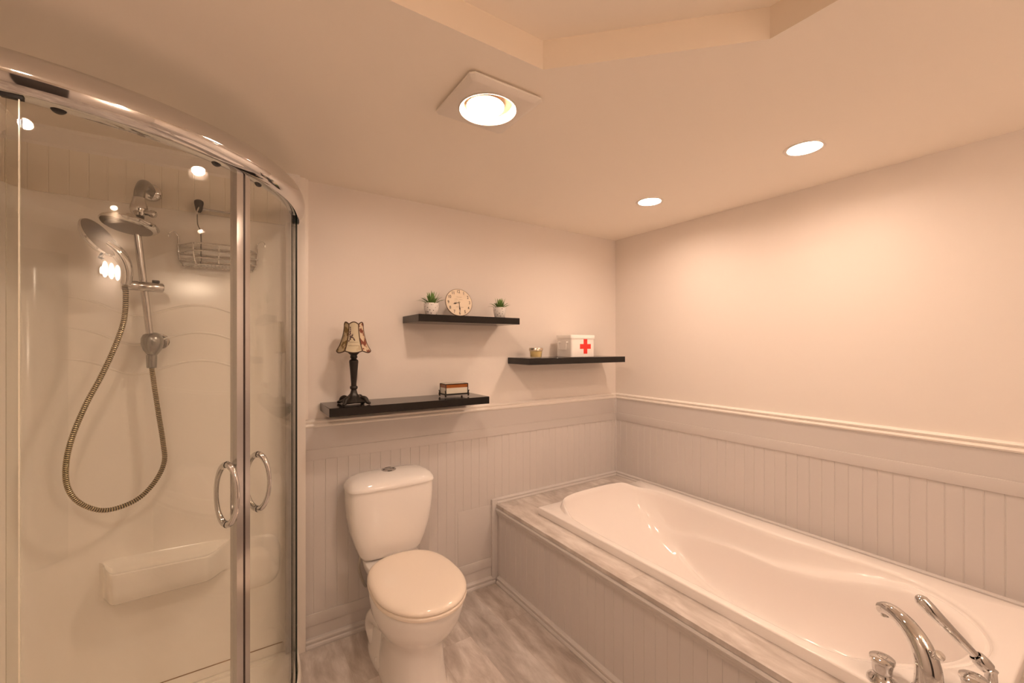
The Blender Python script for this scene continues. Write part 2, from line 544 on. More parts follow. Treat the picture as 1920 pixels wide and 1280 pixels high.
def vanity_light():
    t = thing('vanity_light', 'chrome vanity light bar with three white globes on the front wall behind the camera', 'wall light', (-1.10, YF, 1.98))
    obj('back_plate', box(-1.33, -0.87, YF + 0.0005, YF + 0.03, 1.95, 2.01, bevel=0.006), M['chrome'], t)
    for x in (-1.25, -1.10, -0.95):
        obj('socket', lathe([(0.026, 0.0), (0.026, 0.03), (0.02, 0.035)], (x, YF + 0.03, 1.98), axis=(0, 1, 0), n=24), M['chrome'], t)
        obj('globe', lathe([(0.02 + 0.0001, -0.056)] + [(0.06 * math.cos(a), 0.06 * math.sin(a)) for a in [-1.15 + 0.16 * k for k in range(17)]] + [(0.0, 0.06)], (x, YF + 0.118, 1.98), axis=(0, 1, 0), n=32), M['globe'], t)
vanity_light()

def fan():
    cx, cy, zb = -1.687, -1.022, 2.179
    t = thing('exhaust_fan', 'square white ceiling exhaust fan with bright round lamp in its middle', 'exhaust fan', (cx, cy, ZC))
    n = 64
    def sq(h, z, rr=0.012):
        out = []
        for i in range(n):
            a = 2 * PI * (i + 0.5) / n
            c, s = math.cos(a), math.sin(a)
            k = h / max(abs(c), abs(s))
            out.append(Vector((cx + c * k, cy + s * k, z)))
        return out
    def ci(r, z):
        return [Vector((cx + r * math.cos(2 * PI * (i + 0.5) / n), cy + r * math.sin(2 * PI * (i + 0.5) / n), z)) for i in range(n)]
    bm = bmesh.new()
    add_loft(bm, [sq(0.108, ZC), sq(0.126, ZC - 0.006), sq(0.129, ZC - 0.010), sq(0.127, ZC - 0.013), sq(0.112, zb), sq(0.106, zb - 0.0015),
                  ci(0.096, zb - 0.0015), ci(0.092, zb)], cap0=True, cap1=False)
    obj('cover_plate', bm, M['plastic'], t, angle=18)
    bm = bmesh.new()
    add_loft(bm, [ci(0.093, zb - 0.001), ci(0.091, zb - 0.004), ci(0.087, zb - 0.002), ci(0.077, zb + 0.014)], False, False)
    for i in range(60):
        a = 2 * PI * i / 60
        c, s = math.cos(a), math.sin(a)
        add_tube(bm, [(cx + c * 0.0862, cy + s * 0.0862, zb - 0.0015), (cx + c * 0.079, cy + s * 0.079, zb + 0.010)], 0.0017, n=5)
    obj('trim_ring', bm, M['plastic'], t)
    obj('lamp_can', lathe([(0.0775, 0.012), (0.0768, 0.014), (0.0765, 0.019), (0.0765, 0.0200)], (cx, cy, zb), n=48, cap0=False), M['fanhole'], t)
    bx, by = cx - 0.007, cy + 0.004
    b = obj('bulb', lathe([(0.0595, 0.0085), (0.0585, 0.0045), (0.050, 0.0005), (0.032, -0.0025), (0.0, -0.0035)], (bx, by, zb), n=48, cap0=False), M['bulb'], t)
    obj('bulb_reflector', lathe([(0.0300, 0.0193), (0.052, 0.0155), (0.0600, 0.0110), (0.0600, 0.0086)], (bx, by, zb), n=48, cap0=False, cap1=False), M['fanhole'], b)
fan()

# ------------------------------------------------------------------ floating shelves
SH = {}
def shelf(x0, x1, z0, z1, label):
    t = thing('floating_shelf', label, 'shelf', ((x0 + x1) / 2, 0, z0), 'black floating shelves')
    obj('shelf_board', box(x0, x1, -0.232, -0.0005, z0, z1, bevel=0.0012, seg=1), M['shelf'], t)
    return t
shelf(-1.617, -1.021, 1.540, 1.576, 'short black floating shelf, highest of three, holding round clock and two plants')
shelf(-0.952, -0.157, 1.310, 1.348, 'black floating shelf next to wall corner, holding first aid box')
shelf(-2.022, -1.219, 1.110, 1.148, 'lowest black floating shelf above the toilet, holding table lamp')

# ------------------------------------------------------------------ tub platform
XP = -1.040
t = thing('tub_platform', 'built-in tub surround with grey beadboard front and marbled plank top', 'tub surround', (-0.52, -1.06, 0))
bm = bmesh.new()
Y1 = -2.16
add_box(bm, XP - 0.012, -0.90, Y1, -0.0137, 0.452, 0.471)
add_box(bm, -0.901, -0.0137, -0.289, -0.0137, 0.452, 0.471)
add_box(bm, -0.901, -0.0137, Y1, -1.95, 0.452, 0.471)
add_box(bm, -0.10, -0.0137, -1.951, -0.289, 0.452, 0.471)
obj('deck_top', bm, M['deck'], t, smooth=False)
bm = bmesh.new()
add_bead(bm, 'front', Y1, -0.014, 0.0, 0.452, -1.847, base=XP + 0.022, d=0.022)
add_box(bm, XP + 0.001, -0.02, Y1, Y1 + 0.015, 0.0, 0.452)
obj('front_panel', bm, M['wainscot'], t, angle=20)
TOPM = [(0, 0), (0.006, 0.002), (0.008, 0.012), (0.013, 0.018), (0.014, 0.027), (0.019, 0.032), (0.021, 0.040), (0.017, 0.046), (0, 0.048)]
bm = bmesh.new(); add_extrude(bm, TOPM, (XP, Y1, 0.4035), (-1, 0, 0), (0, 0, 1), (0, 1, 0), -0.016 - Y1)
obj('top_moulding', bm, M['wainscot'], t, angle=25)
bm = bmesh.new(); add_extrude(bm, BASEP, (XP, Y1, 0.0), (-1, 0, 0), (0, 0, 1), (0, 1, 0), -0.040 - Y1)
obj('base_moulding', bm, M['wainscot'], t, angle=25)
bm = bmesh.new()
add_extrude(bm, BASEP, (-1.046, -0.012, 0.471), (0, -1, 0), (0, 0, 0.72), (1, 0, 0), 1.03)
add_extrude(bm, BASEP, (-0.012, Y1, 0.471), (-0.8, 0, 0), (0, 0, 0.72), (0, 1, 0), -0.012 - Y1)
obj('deck_moulding', bm, M['wainscot'], t, angle=25)
obj('end_board', box(-1.079, -1.041, -0.028, -0.0137, 0.0, 0.502, bevel=0.002), M['wainscot'], t)

# ------------------------------------------------------------------ bathtub
def tub():
    t = thing('bathtub', 'white drop-in bathtub with raised headrest end set in the marbled deck', 'bathtub', (-0.50, -1.14, 0.471))
    ctrl = [(-0.52, -0.303), (-0.68, -0.310), (-0.795, -0.350), (-0.853, -0.455), (-0.880, -0.64), (-0.885, -0.82), (-0.886, -1.20), (-0.884, -1.50), (-0.872, -1.66),
            (-0.80, -1.775), (-0.68, -1.870), (-0.54, -1.925), (-0.40, -1.922), (-0.27, -1.850), (-0.182, -1.735), (-0.150, -1.60), (-0.162, -1.42), (-0.178, -1.15),
            (-0.160, -0.80), (-0.148, -0.60), (-0.158, -0.470), (-0.215, -0.370), (-0.35, -0.312)]
    O = catmull([(x, y, 0) for x, y in ctrl], 9, closed=True)
    n = len(O)
    x0, x1, y0, y1 = -0.930, -0.066, -1.990, -0.284
    cxy = Vector((-0.50, -1.14, 0))
    def rect(p):
        d = p - cxy
        kx = ((x1 if d.x > 0 else x0) - cxy.x) / d.x if abs(d.x) > 1e-6 else 1e9
        ky = ((y1 if d.y > 0 else y0) - cxy.y) / d.y if abs(d.y) > 1e-6 else 1e9
        k = min(kx, ky)
        return cxy + d * k
    R = [rect(p) for p in O]
    for cxr in (x0, x1):
        for cyr in (y0, y1):
            c = Vector((cxr, cyr, 0))
            i = min(range(n), key=lambda k: (R[k] - c).length)
            R[i] = c.copy()
    # outward normals of the outline
    NO = []
    for i in range(n):
        d = (O[(i + 1) % n] - O[(i - 1) % n]).normalized()
        nn = Vector((d.y, -d.x, 0))
        if nn.dot(O[i] - cxy) < 0: nn = -nn
        NO.append(nn)
    ZR = 0.510
    def ring(f):
        return [f(i) for i in range(n)]
    def head(p):            # raised headrest lip at the far end
        return 0.040 * smooth(-0.52, -0.36, p.y) * (1 - smooth(-0.30, -0.17, p.x))
    rings = []
    Cn = cxy
    def rin(i, d):          # rectangle pulled in by d
        p = R[i]
        return Vector((min(max(p.x, x0 + d), x1 - d), min(max(p.y, y0 + d), y1 - d), 0))
    rings.append(ring(lambda i: rin(i, 0.0) + Vector((0, 0, 0.4715))))
    rings.append(ring(lambda i: rin(i, 0.0) + Vector((0, 0, ZR - 0.006))))
    rings.append(ring(lambda i: rin(i, 0.0015) + Vector((0, 0, ZR - 0.0018))))
    rings.append(ring(lambda i: rin(i, 0.006) + Vector((0, 0, ZR))))
    def mid(i, off):
        a = O[i] + NO[i] * off
        b = rin(i, 0.007)
        # never past the rim
        if (a - cxy).length > (b - cxy).length - 0.002: a = b + (cxy - b).normalized() * 0.002
        return a
    rings.append(ring(lambda i: mid(i, 0.020) + Vector((0, 0, ZR))))
    rings.append(ring(lambda i: mid(i, 0.014) + Vector((0, 0, ZR + head(O[i]) * 0.50 - 0.0006))))
    rings.append(ring(lambda i: mid(i, 0.009) + Vector((0, 0, ZR + head(O[i]) * 0.86 - 0.0016))))
    rings.append(ring(lambda i: mid(i, 0.004) + Vector((0, 0, ZR + head(O[i]) * 0.99 - 0.0040))))
    rings.append(ring(lambda i: O[i] + Vector((0, 0, ZR + head(O[i]) - 0.0075))))
    # bottom outline
    bot = []
    for p in O:
        u = (p.x + 0.52) / 0.37
        v = (p.y + 1.13) / 0.80
        bx = -0.535 + 0.245 * u
        by = -1.40 + 0.40 * v
        bot.append(Vector((bx, by, 0)))
    ZB = 0.125
    def ledge_z(y):
        tb = [(-0.30, 0.24), (-0.50, 0.285), (-0.70, 0.340), (-0.90, 0.368), (-1.15, 0.375), (-1.33, 0.405), (-1.53, 0.455), (-1.68, 0.484), (-1.80, 0.488), (-2.1, 0.488)]
        for (ya, za), (yb, zb) in zip(tb, tb[1:]):
            if ya >= y >= yb:
                return za + (zb - za) * (ya - y) / (ya - yb)
        return 0.488
    MSTEP = 26
    std, arm = [], []
    for k in range(1, MSTEP + 1):
        tt = k / MSTEP
        row_s, row_a = [], []
        for i in range(n):
            p, b = O[i], bot[i]
            far = smooth(-0.95, -0.45, p.y)
            e = 3.6 * (1 - far) + 2.0 * far
            th = tt * PI / 2
            h = 1 - math.cos(th) ** (2 / e)
            v = math.sin(th) ** (2 / e)
            zt = ZR + head(p) - 0.0075
            q = p.lerp(b, h); z = zt + (ZB - zt) * v
            row_s.append((q.x, q.y, z))
            # profile with arm ledge
            L = (b - p).length
            zl = ledge_z(p.y)
            dz = zt - zl
            lw = 0.026 + 0.42 * dz
            pts = [(0, zt), (0.07 * lw, zt - 0.42 * dz), (0.24 * lw, zt - 0.82 * dz), (0.48 * lw, zl + 0.007), (lw, zl + 0.001), (lw + 0.012, zl - 0.004), (lw + 0.019, zl - 0.018)]
            cut = 0.5
            if tt <= cut:
                f = tt / cut * (len(pts) - 1)
                j = min(int(f), len(pts) - 2)
                hh = pts[j][0] + (pts[j + 1][0] - pts[j][0]) * (f - j)
                zz = pts[j][1] + (pts[j + 1][1] - pts[j][1]) * (f - j)
                q = p + (b - p).normalized() * min(hh, L)
            else:
                th = (tt - cut) / (1 - cut) * PI / 2
                h = 1 - math.cos(th) ** (2 / 3.0)
                v = math.sin(th) ** (2 / 3.0)
                s0 = min(pts[-1][0], L)
                q = p + (b - p).normalized() * (s0 + (L - s0) * h)
                zz = pts[-1][1] + (ZB - pts[-1][1]) * v
            row_a.append((q.x, q.y, zz))
        std.append(row_s); arm.append(row_a)
    for k in range(MSTEP):
        row = []
        for i in range(n):
            p = O[i]
            side = smooth(-0.36, -0.24, p.x) + smooth(0.72, 0.84, -p.x) + smooth(1.45, 1.75, -p.y)
            w = min(1.0, side) * smooth(-0.42, -0.60, p.y)
            a, s = Vector(arm[k][i]), Vector(std[k][i])
            row.append(s.lerp(a, w))
        rings.append(row)
    for f in (0.8, 0.5, 0.2):
        rings.append([Vector((-0.535 + (p.x + 0.535) * f, -1.40 + (p.y + 1.40) * f, ZB - 0.004 * (1 - f))) for p in bot])
    bm = bmesh.new()
    add_loft(bm, rings, cap0=False, cap1=True)
    obj('tub_shell', bm, M['tub'], t, angle=50)
    obj('drain', lathe([(0.0, 0.004), (0.022, 0.004), (0.030, 0.002), (0.033, -0.002)], (-0.535, -1.70, ZB), n=28, cap0=False, cap1=False), M['chrome'], t)
tub()

# ------------------------------------------------------------------ roman tub taps
def tap_knob(x, y, z, label):
    t = thing('tap_handle', label, 'tap', (x, y, z), 'chrome tub tap handles')
    obj('escutcheon', lathe([(0.034, 0.0), (0.034, 0.004), (0.031, 0.009), (0.024, 0.016), (0.021, 0.020), (0.0205, 0.024)], (x, y, z), n=36, cap0=False), M['chrome'], t)
    bm = bmesh.new()
    rings = []
    for r, h, fl in [(0.0195, 0.024, 0), (0.0215, 0.030, .0), (0.0225, 0.045, .05), (0.0250, 0.060, .05), (0.0275, 0.0685, .0)]:
        h = 0.024 + (h - 0.024) * 0.72
        rings.append([Vector((x + (r * (1 - fl * (0.5 + 0.5 * math.cos(6 * a)))) * math.cos(a), y + (r * (1 - fl * (0.5 + 0.5 * math.cos(6 * a)))) * math.sin(a), z + h)) for a in [2 * PI * k / 48 for k in range(48)]])
    add_loft(bm, rings)
    obj('grip', bm, M['satin'], t)
    obj('cap', lathe([(0.0275, 0.0560), (0.0285, 0.059), (0.0275, 0.063), (0.022, 0.0665), (0.0115, 0.068), (0.0105, 0.0665), (0.0095, 0.068), (0.0, 0.0685)], (x, y, z), n=40, cap0=False), M['chrome'], t)
ZT = 0.5102
tap_knob(-0.896, -1.792, ZT, 'chrome tub tap handle left of the curved spout')
tap_knob(-0.788, -1.945, ZT, 'chrome tub tap handle below the hand shower wand, right of spout')

def spout():
    t = thing('tub_spout', 'curved chrome tub spout standing on the tub corner between two tap handles', 'faucet', (-0.868, -1.872, ZT))
    base = Vector((-0.868, -1.872, ZT))
    d = Vector((0.50, 0.866, 0)).normalized()
    def P(u, h): return base + d * u + Vector((0, 0, h))
    ctrl = [P(-0.004, 0.0), P(-0.008, 0.04), P(-0.006, 0.085), P(0.012, 0.125), P(0.044, 0.153), P(0.080, 0.164), P(0.106, 0.162), P(0.124, 0.153)]
    rad = [0.031, 0.029, 0.027, 0.0245, 0.0215, 0.0188, 0.0178, 0.0155]
    pts = catmull(ctrl, 8)
    rr = [interp(rad, i / (len(pts) - 1)) for i in range(len(pts))]
    bm = bmesh.new()
    add_tube(bm, pts, rr, n=28, flat=1.0)
    add_lathe(bm, [(0.040, 0.0), (0.040, 0.004), (0.034, 0.010), (0.030, 0.014)], base, n=36)
    obj('spout_body', bm, M['chrome'], t)
    tip = P(0.113, 0.153)
    obj('aerator', lathe([(0.0125, 0.004), (0.0125, -0.014), (0.0105, -0.016), (0.0, -0.015)], tip, axis=(0.15, 0.26, 1), n=24), M['chrome'], t)
    obj('aerator_screen', lathe([(0.0095, -0.0155), (0.0, -0.0165)], tip, axis=(0.15, 0.26, 1), n=20), M['brass'], t)
    kb = P(-0.022, 0.118)
    obj('diverter_knob', lathe([(0.006, -0.006), (0.006, 0.010), (0.0105, 0.012), (0.012, 0.018), (0.0105, 0.022), (0.0, 0.0235)], kb, axis=(-0.32, -0.55, 0.70), n=24), M['chrome'], t)
spout()

def tub_handset():
    b = Vector((-0.700, -1.962, ZT))
    st = thing('hand_shower_cradle', 'chrome cradle at tub corner holding the hand shower wand', 'shower holder', b)
    obj('pedestal', lathe([(0.026, 0), (0.026, 0.004), (0.018, 0.010), (0.013, 0.022), (0.012, 0.05), (0.014, 0.056), (0.0, 0.058)], b, n=28, cap0=False), M['chrome'], st)
    w0 = Vector((-0.688, -1.961, ZT + 0.045))
    w1 = Vector((-0.766, -1.836, 0.716))
    d = (w1 - w0).normalized()
    obj('socket', lathe([(0.0125, 0.008), (0.0175, 0.012), (0.0185, 0.026), (0.017, 0.042), (0.0145, 0.046), (0.013, 0.046)], w0, axis=d, n=28, cap0=False, cap1=False), M['chrome'], st)
    hd = thing('tub_hand_shower', 'slim curved chrome hand shower wand leaning over the tub', 'hand shower', w0)
    side = Vector((0.9, 0.25, 0.5)); side = (side - d * side.dot(d)).normalized()
    up = d.cross(Vector((0.55, -0.83, 0))).normalized()
    if up.z < 0: up = -up
    L = (w1 - w0).length
    ctrl = [w0 + d * 0.0, w0 + d * 0.05 * L / 0.2, w0 + d * 0.10 * L / 0.2 + up * 0.010, w0 + d * 0.145 * L / 0.2 + up * 0.018, w0 + d * 0.175 * L / 0.2 + up * 0.016, w0 + d * 0.196 * L / 0.2 + up * 0.007, w0 + d * L - up * 0.001]
    pts = catmull(ctrl, 8)
    rad = [0.0100, 0.0102, 0.0118, 0.0140, 0.0160, 0.0162, 0.0085]
    rr = [interp(rad, i / (len(pts) - 1)) for i in range(len(pts))]
    obj('wand', tube(pts, rr, n=24), M['chrome'], hd)
    tip = w0 + d * (L - 0.012) - up * 0.008
    obj('spray_face', lathe([(0.0090, 0), (0.0085, 0.004), (0.0, 0.0045)], tip, axis=-up, n=24), M['satin'], hd)
tub_handset()

# ------------------------------------------------------------------ toilet
def toilet():
    xc = -1.722
    t = thing('toilet', 'white two-piece toilet with closed cream seat lid, standing against grey wainscot', 'toilet', (xc, -0.40, 0))
    def sring(z, w, ub, uf, e=2.4, n=56):
        return superring(xc, -(ub + uf) / 2, z, w, (uf - ub) / 2, e, n)
    bm = bmesh.new()
    add_loft(bm, [sring(0.0, 0.124, 0.22, 0.615, 3.0), sring(0.015, 0.124, 0.22, 0.615, 3.0), sring(0.03, 0.119, 0.22, 0.611, 2.9), sring(0.10, 0.113, 0.23, 0.606, 2.7), sring(0.17, 0.111, 0.24, 0.608, 2.5),
                  sring(0.215, 0.118, 0.24, 0.622, 2.3), sring(0.25, 0.138, 0.24, 0.652, 2.2), sring(0.285, 0.160, 0.24, 0.684, 2.15), sring(0.325, 0.175, 0.235, 0.708, 2.15),
                  sring(0.37, 0.181, 0.23, 0.724, 2.15), sring(0.398, 0.184, 0.225, 0.730, 2.15), sring(0.405, 0.181, 0.228, 0.727, 2.15), sring(0.406, 0.160, 0.25, 0.705, 2.15)])
    # rear deck carrying the tank
    add_loft(bm, [sring(0.20, 0.085, 0.06, 0.36, 3), sring(0.30, 0.105, 0.045, 0.36, 3), sring(0.36, 0.128, 0.035, 0.36, 4), sring(0.395, 0.132, 0.032, 0.36, 5), sring(0.400, 0.128, 0.036, 0.35, 5)])
    # trapway foot behind the pedestal
    add_loft(bm, [sring(0.0, 0.128, 0.075, 0.44, 2.6), sring(0.025, 0.128, 0.075, 0.44, 2.6), sring(0.04, 0.118, 0.085, 0.43, 2.5), sring(0.10, 0.104, 0.07, 0.40, 2.4), sring(0.16, 0.092, 0.06, 0.38, 2.4),
                  sring(0.22, 0.080, 0.055, 0.36, 2.4)])
    for sx in (-1, 1):      # trapway bulge on either side
        pts = catmull([(xc + sx * 0.070, -0.46, 0.215), (xc + sx * 0.085, -0.33, 0.205), (xc + sx * 0.090, -0.20, 0.165), (xc + sx * 0.088, -0.15, 0.10), (xc + sx * 0.080, -0.19, 0.04)], 6)
        add_tube(bm, pts, 0.040, n=18)
    obj('bowl', bm, M['porcelain'], t, angle=60)
    for sx in (-1, 1):
        obj('bolt_cap', lathe([(0.014, 0.0), (0.0135, 0.008), (0.009, 0.014), (0.0, 0.016)], (xc + sx * 0.112, -0.30, 0.026), n=20, cap0=False), M['porcelain'], t)
    def tring(z, w, u0, u1, e=4.5):
        return superring(xc, -(u0 + u1) / 2, z, w, (u1 - u0) / 2, e, 64)
    bm = bmesh.new()
    add_loft(bm, [tring(0.402, 0.120, 0.045, 0.155), tring(0.408, 0.140, 0.034, 0.172), tring(0.43, 0.152, 0.028, 0.184), tring(0.48, 0.171, 0.026, 0.194), tring(0.54, 0.188, 0.025, 0.201),
                  tring(0.62, 0.201, 0.024, 0.207), tring(0.69, 0.2055, 0.024, 0.209), tring(0.742, 0.206, 0.024, 0.210)])
    obj('tank', bm, M['porcelain'], t, angle=60)
    bm = bmesh.new()
    add_loft(bm, [tring(0.7425, 0.203, 0.024, 0.207), tring(0.7440, 0.211, 0.019, 0.2155), tring(0.7500, 0.212, 0.018, 0.217), tring(0.762, 0.209, 0.019, 0.214, 4.2), tring(0.778, 0.198, 0.022, 0.203, 3.8), tring(0.790, 0.180, 0.028, 0.185, 3.5),
                  tring(0.798, 0.150, 0.040, 0.160, 3.2), tring(0.8025, 0.10, 0.065, 0.13, 3.0), tring(0.8035, 0.03, 0.09, 0.105, 2.5)])
    obj('tank_lid', bm, M['porcelain'], t, angle=60)
    b = obj('flush_button', lathe([(0.035, -0.004), (0.035, 0.003), (0.032, 0.0045), (0.030, 0.003), (0.029, 0.0035), (0.017, 0.0055), (0.0, 0.006)], (xc, -0.098, 0.803), n=36, cap0=False), M['chrome'], t)
    bm = bmesh.new(); add_box(bm, xc - 0.028, xc + 0.028, -0.0985, -0.0970, 0.8068, 0.8094)
    obj('button_split', bm, M['ink'], b)
    # seat and lid: round front, squarer hinge end
    def lidring(z, gx, nn=72):
        w = 0.186 - gx
        out = []
        for i in range(nn):
            a = 2 * PI * i / nn
            c, s = math.cos(a), math.sin(a)
            if s < 0:      # front (towards the room)
                e = 2.1
                y = -0.50 + (0.243 - gx) * math.copysign(abs(s) ** (2 / e), s)
            else:
                e = 2.7
                y = -0.50 + (0.272 - gx) * math.copysign(abs(s) ** (2 / e), s)
            x = xc + w * math.copysign(abs(c) ** (2 / (2.1 if s < 0 else 2.5)), c)
            out.append(Vector((x, y, z)))
        return out
    bm = bmesh.new()
    add_loft(bm, [lidring(0.4065, 0.006), lidring(0.408, 0.001), lidring(0.418, -0.001), lidring(0.4225, 0.001), lidring(0.4240, 0.006)])
    obj('seat', bm, M['bisque'], t, angle=60)
    bm = bmesh.new()
    add_loft(bm, [lidring(0.4250, 0.008), lidring(0.4258, 0.002), lidring(0.431, -0.0005), lidring(0.438, 0.002), lidring(0.4445, 0.009), lidring(0.4485, 0.020), lidring(0.4510, 0.038), lidring(0.4530, 0.075), lidring(0.4540, 0.13)])
    obj('seat_lid', bm, M['bisque'], t, angle=60)
    pts = catmull([(xc - 0.128, -0.085, 0.412), (xc - 0.136, -0.085, 0.385), (xc - 0.138, -0.075, 0.35), (xc - 0.128, -0.06, 0.30), (xc - 0.110, -0.05, 0.25), (xc - 0.095, -0.030, 0.22), (xc - 0.092, -0.016, 0.215)], 8)
    obj('supply_hose', tube(pts, 0.0065, n=10), M['dullmetal'], t)
toilet()

# ------------------------------------------------------------------ shower: base, walls
CX, CY, RR = -2.865, -0.140, 0.722        # centre and radius of the curved front
XR, YFR = CX + RR, CY - RR                # right and front tangent lines
LEN1, LARC = 0.14, RR * PI / 2
LEN2 = CX - XL
def path(s, off=0.0):
    """point and outward normal at distance s along the glass line (wall to wall); off > 0 is towards the room"""
    if s <= LEN1:
        return Vector((XR + off, -s, 0)), Vector((1, 0, 0))
    if s <= LEN1 + LARC:
        a = (s - LEN1) / RR
        nrm = Vector((math.cos(a), -math.sin(a), 0))
        return Vector((CX, CY, 0)) + nrm * (RR + off), nrm
    return Vector((CX - (s - LEN1 - LARC), YFR - off, 0)), Vector((0, -1, 0))
LTOT = LEN1 + LARC + LEN2

def span(s0, s1, step=0.018):
    n = max(2, int((s1 - s0) / step))
    return [s0 + (s1 - s0) * i / n for i in range(n + 1)]

def add_path_prof(bm, prof, s0, s1, mi=0, step=0.018):
    """sweep a closed profile of (off, z) along the glass line"""
    rings = []
    for s in span(s0, s1, step):
        rings.append([path(s, o)[0] + Vector((0, 0, z)) for o, z in prof])
    return add_loft(bm, rings, True, True, mi)

def shower_base():
    t = thing('shower_tray', 'low cream quarter-round shower tray with curved kerb on the floor', 'shower tray', (-2.6, -0.45, 0))
    bm = bmesh.new()
    ss = span(0.0, LTOT, 0.03)
    def line(off, z):
        pts = []
        for s in ss:
            p = path(s, off)[0]
            y = min(p.y, -0.001); x = max(p.x, XL + 0.001)
            pts.append(Vector((x, y, z)))
        return pts
    def inner(ins, z):
        pts = []
        for s in ss:
            p = path(s, -ins)[0]
            pts.append(Vector((max(p.x, XL + 0.045), min(p.y, -0.045), z)))
        pts.append(Vector((XL + 0.045, -0.045, z)))
        return pts
    def outer(off, z):
        return line(off, z) + [Vector((XL + 0.001, -0.001, z))]
    rings = [outer(0.018, 0.0), outer(0.016, 0.062), outer(0.010, 0.0685), outer(0.0055, 0.069), outer(0.0048, 0.036), outer(0.0040, 0.034), inner(0.055, 0.034), inner(0.062, 0.033), inner(0.085, 0.024), inner(0.11, 0.022)]
    rings.append([p.lerp(Vector((-2.62, -0.42, 0.019)), 0.9) for p in rings[-1]])
    add_loft(bm, rings, cap0=True, cap1=True)
    obj('tray_pan', bm, M['acrylic'], t, angle=45)
    obj('drain_cover', lathe([(0.045, 0.0), (0.045, 0.003), (0.0, 0.004)], (-2.62, -0.42, 0.0195), n=28), M['chrome'], t)
shower_base()

def shower_walls():
    t = thing('shower_surround', 'cream moulded acrylic shower wall lining with soap ledge and wave ridges', 'shower wall', (-2.6, -0.01, 0.07))
    bm = bmesh.new()
    # plan of the lining, with a rounded inner corner, from the right end round to the left wall
    pl = [(-2.168, -0.0005), (-2.166, -0.020), (-2.172, -0.026), (-2.180, -0.0225), (-2.20, -0.020), (XL + 0.10, -0.020)]
    for k in range(1, 9):
        a = k / 8 * PI / 2
        pl.append((XL + 0.10 - 0.08 * math.sin(a), -0.10 + 0.08 * math.cos(a)))
    pl += [(XL + 0.020, -0.815), (XL + 0.020, -0.83), (XL + 0.0005, -0.83)]
    bk = [(XL + 0.0005, -0.0005)]
    loop = pl + bk
    z0, z1 = 0.0350, 1.972
    vr = []
    for z, ins in ((z0, 0), (z1 - 0.012, 0), (z1 - 0.004, 0.002), (z1, 0.008)):
        vr.append([Vector((x, y + (ins if y < -0.015 and x > XL + 0.03 else 0), z)) for x, y in loop])
    add_loft(bm, vr)
    # wave ridges
    w1 = [(-2.93, 1.60), (-2.86, 1.598), (-2.798, 1.583), (-2.754, 1.561), (-2.705, 1.541), (-2.653, 1.543), (-2.596, 1.563), (-2.546, 1.580), (-2.499, 1.588), (-2.439, 1.583), (-2.393, 1.569), (-2.345, 1.548), (-2.28, 1.53)]
    for dz in (0.0, -0.113, -0.228):
        pts = catmull([(x, -0.0185, z + dz) for x, z in w1], 5)
        rr = [0.005 * min(1, 6 * min(i, len(pts) - 1 - i) / len(pts) + 0.05) for i in range(len(pts))]
        add_tube(bm, pts, rr, n=10)
    # lobed pad low on the right
    def pad(cx, cz, hx, hz, d, e):
        rings = []
        for f, dd in ((1.0, 0.0), (0.97, d * 0.5), (0.90, d * 0.9), (0.75, d), (0.3, d)):
            rings.append([Vector((p.x, -0.0195 - dd, p.y)) for p in superring(cx, cz, 0, hx * f, hz * f, e, 40)])
        add_loft(bm, rings)
    pad(-2.285, 0.47, 0.095, 0.115, 0.010, 3.2)
    obj('wall_lining', bm, M['acrylic'], t, angle=35)
    bm = bmesh.new()
    add_box(bm, XL + 0.06, -2.172, -0.0235, -0.015, 0.0352, 0.0765, bevel=0.002)
    obj('lower_flange', bm, M['acrylic'], t)
    bm = bmesh.new()
    add_box(bm, XL + 0.06, -2.172, -0.0222, -0.015, 0.0766, 0.0795)
    obj('caulk_line', bm, M['caulk'], t)
    # soap ledge: shallow trough
    bm = bmesh.new()
    xs = [-2.79 + 0.42 * i / 48 for i in range(49)]
    secs = []
    for i, x in enumerate(xs):
        f = i / 48
        dep = 0.115 * smooth(0.0, 0.14, f) * (1 - smooth(0.78, 1.0, f))
        dep = max(dep, 0.0008)
        zt = 0.607 - 0.012 * f
        lip = 0.006
        zb = 0.470 + 0.005 * f
        y = lambda d: -0.0195 - d * dep
        secs.append([Vector((x, -0.0195, zt + lip)), Vector((x, y(0.05), zt - 0.004)), Vector((x, y(0.22), zt - 0.022 * min(1, dep / 0.06))), Vector((x, y(0.70), zt - 0.022 * min(1, dep / 0.06))), Vector((x, y(0.86), zt - 0.015)), Vector((x, y(0.93), zt - 0.012)),
                     Vector((x, y(0.99), zt - 0.015)), Vector((x, y(1.0), zt - 0.026)), Vector((x, y(0.97), zb + 0.05)), Vector((x, y(0.90), zb + 0.012)), Vector((x, y(0.78), zb + 0.002)), Vector((x, y(0.4), zb - 0.004)), Vector((x, -0.0195, zb - 0.012))])
    add_loft(bm, secs)
    obj('soap_ledge', bm, M['acrylic'], t, angle=50)
shower_walls()

# ------------------------------------------------------------------ shower enclosure
def pane_bm(s0, s1, z0, z1, off, th=0.006):
    bm = bmesh.new()
    ss = span(s0, s1, 0.015)
    rings = []
    for s in ss:
        a = path(s, off - th / 2)[0]; b = path(s, off + th / 2)[0]
        rings.append([a + Vector((0, 0, z0)), b + Vector((0, 0, z0)), b + Vector((0, 0, z1)), a + Vector((0, 0, z1))])
    vr = [[bm.verts.new(p) for p in r] for r in rings]
    for a, b in zip(vr, vr[1:]):
        for i in range(4):
            j = (i + 1) % 4
            f = bm.faces.new((a[i], a[j], b[j], b[i]))
            f.material_index = 0 if i in (1, 3) else 1
    bm.faces.new(list(reversed(vr[0]))).material_index = 1
    bm.faces.new(vr[-1]).material_index = 1
    return bm

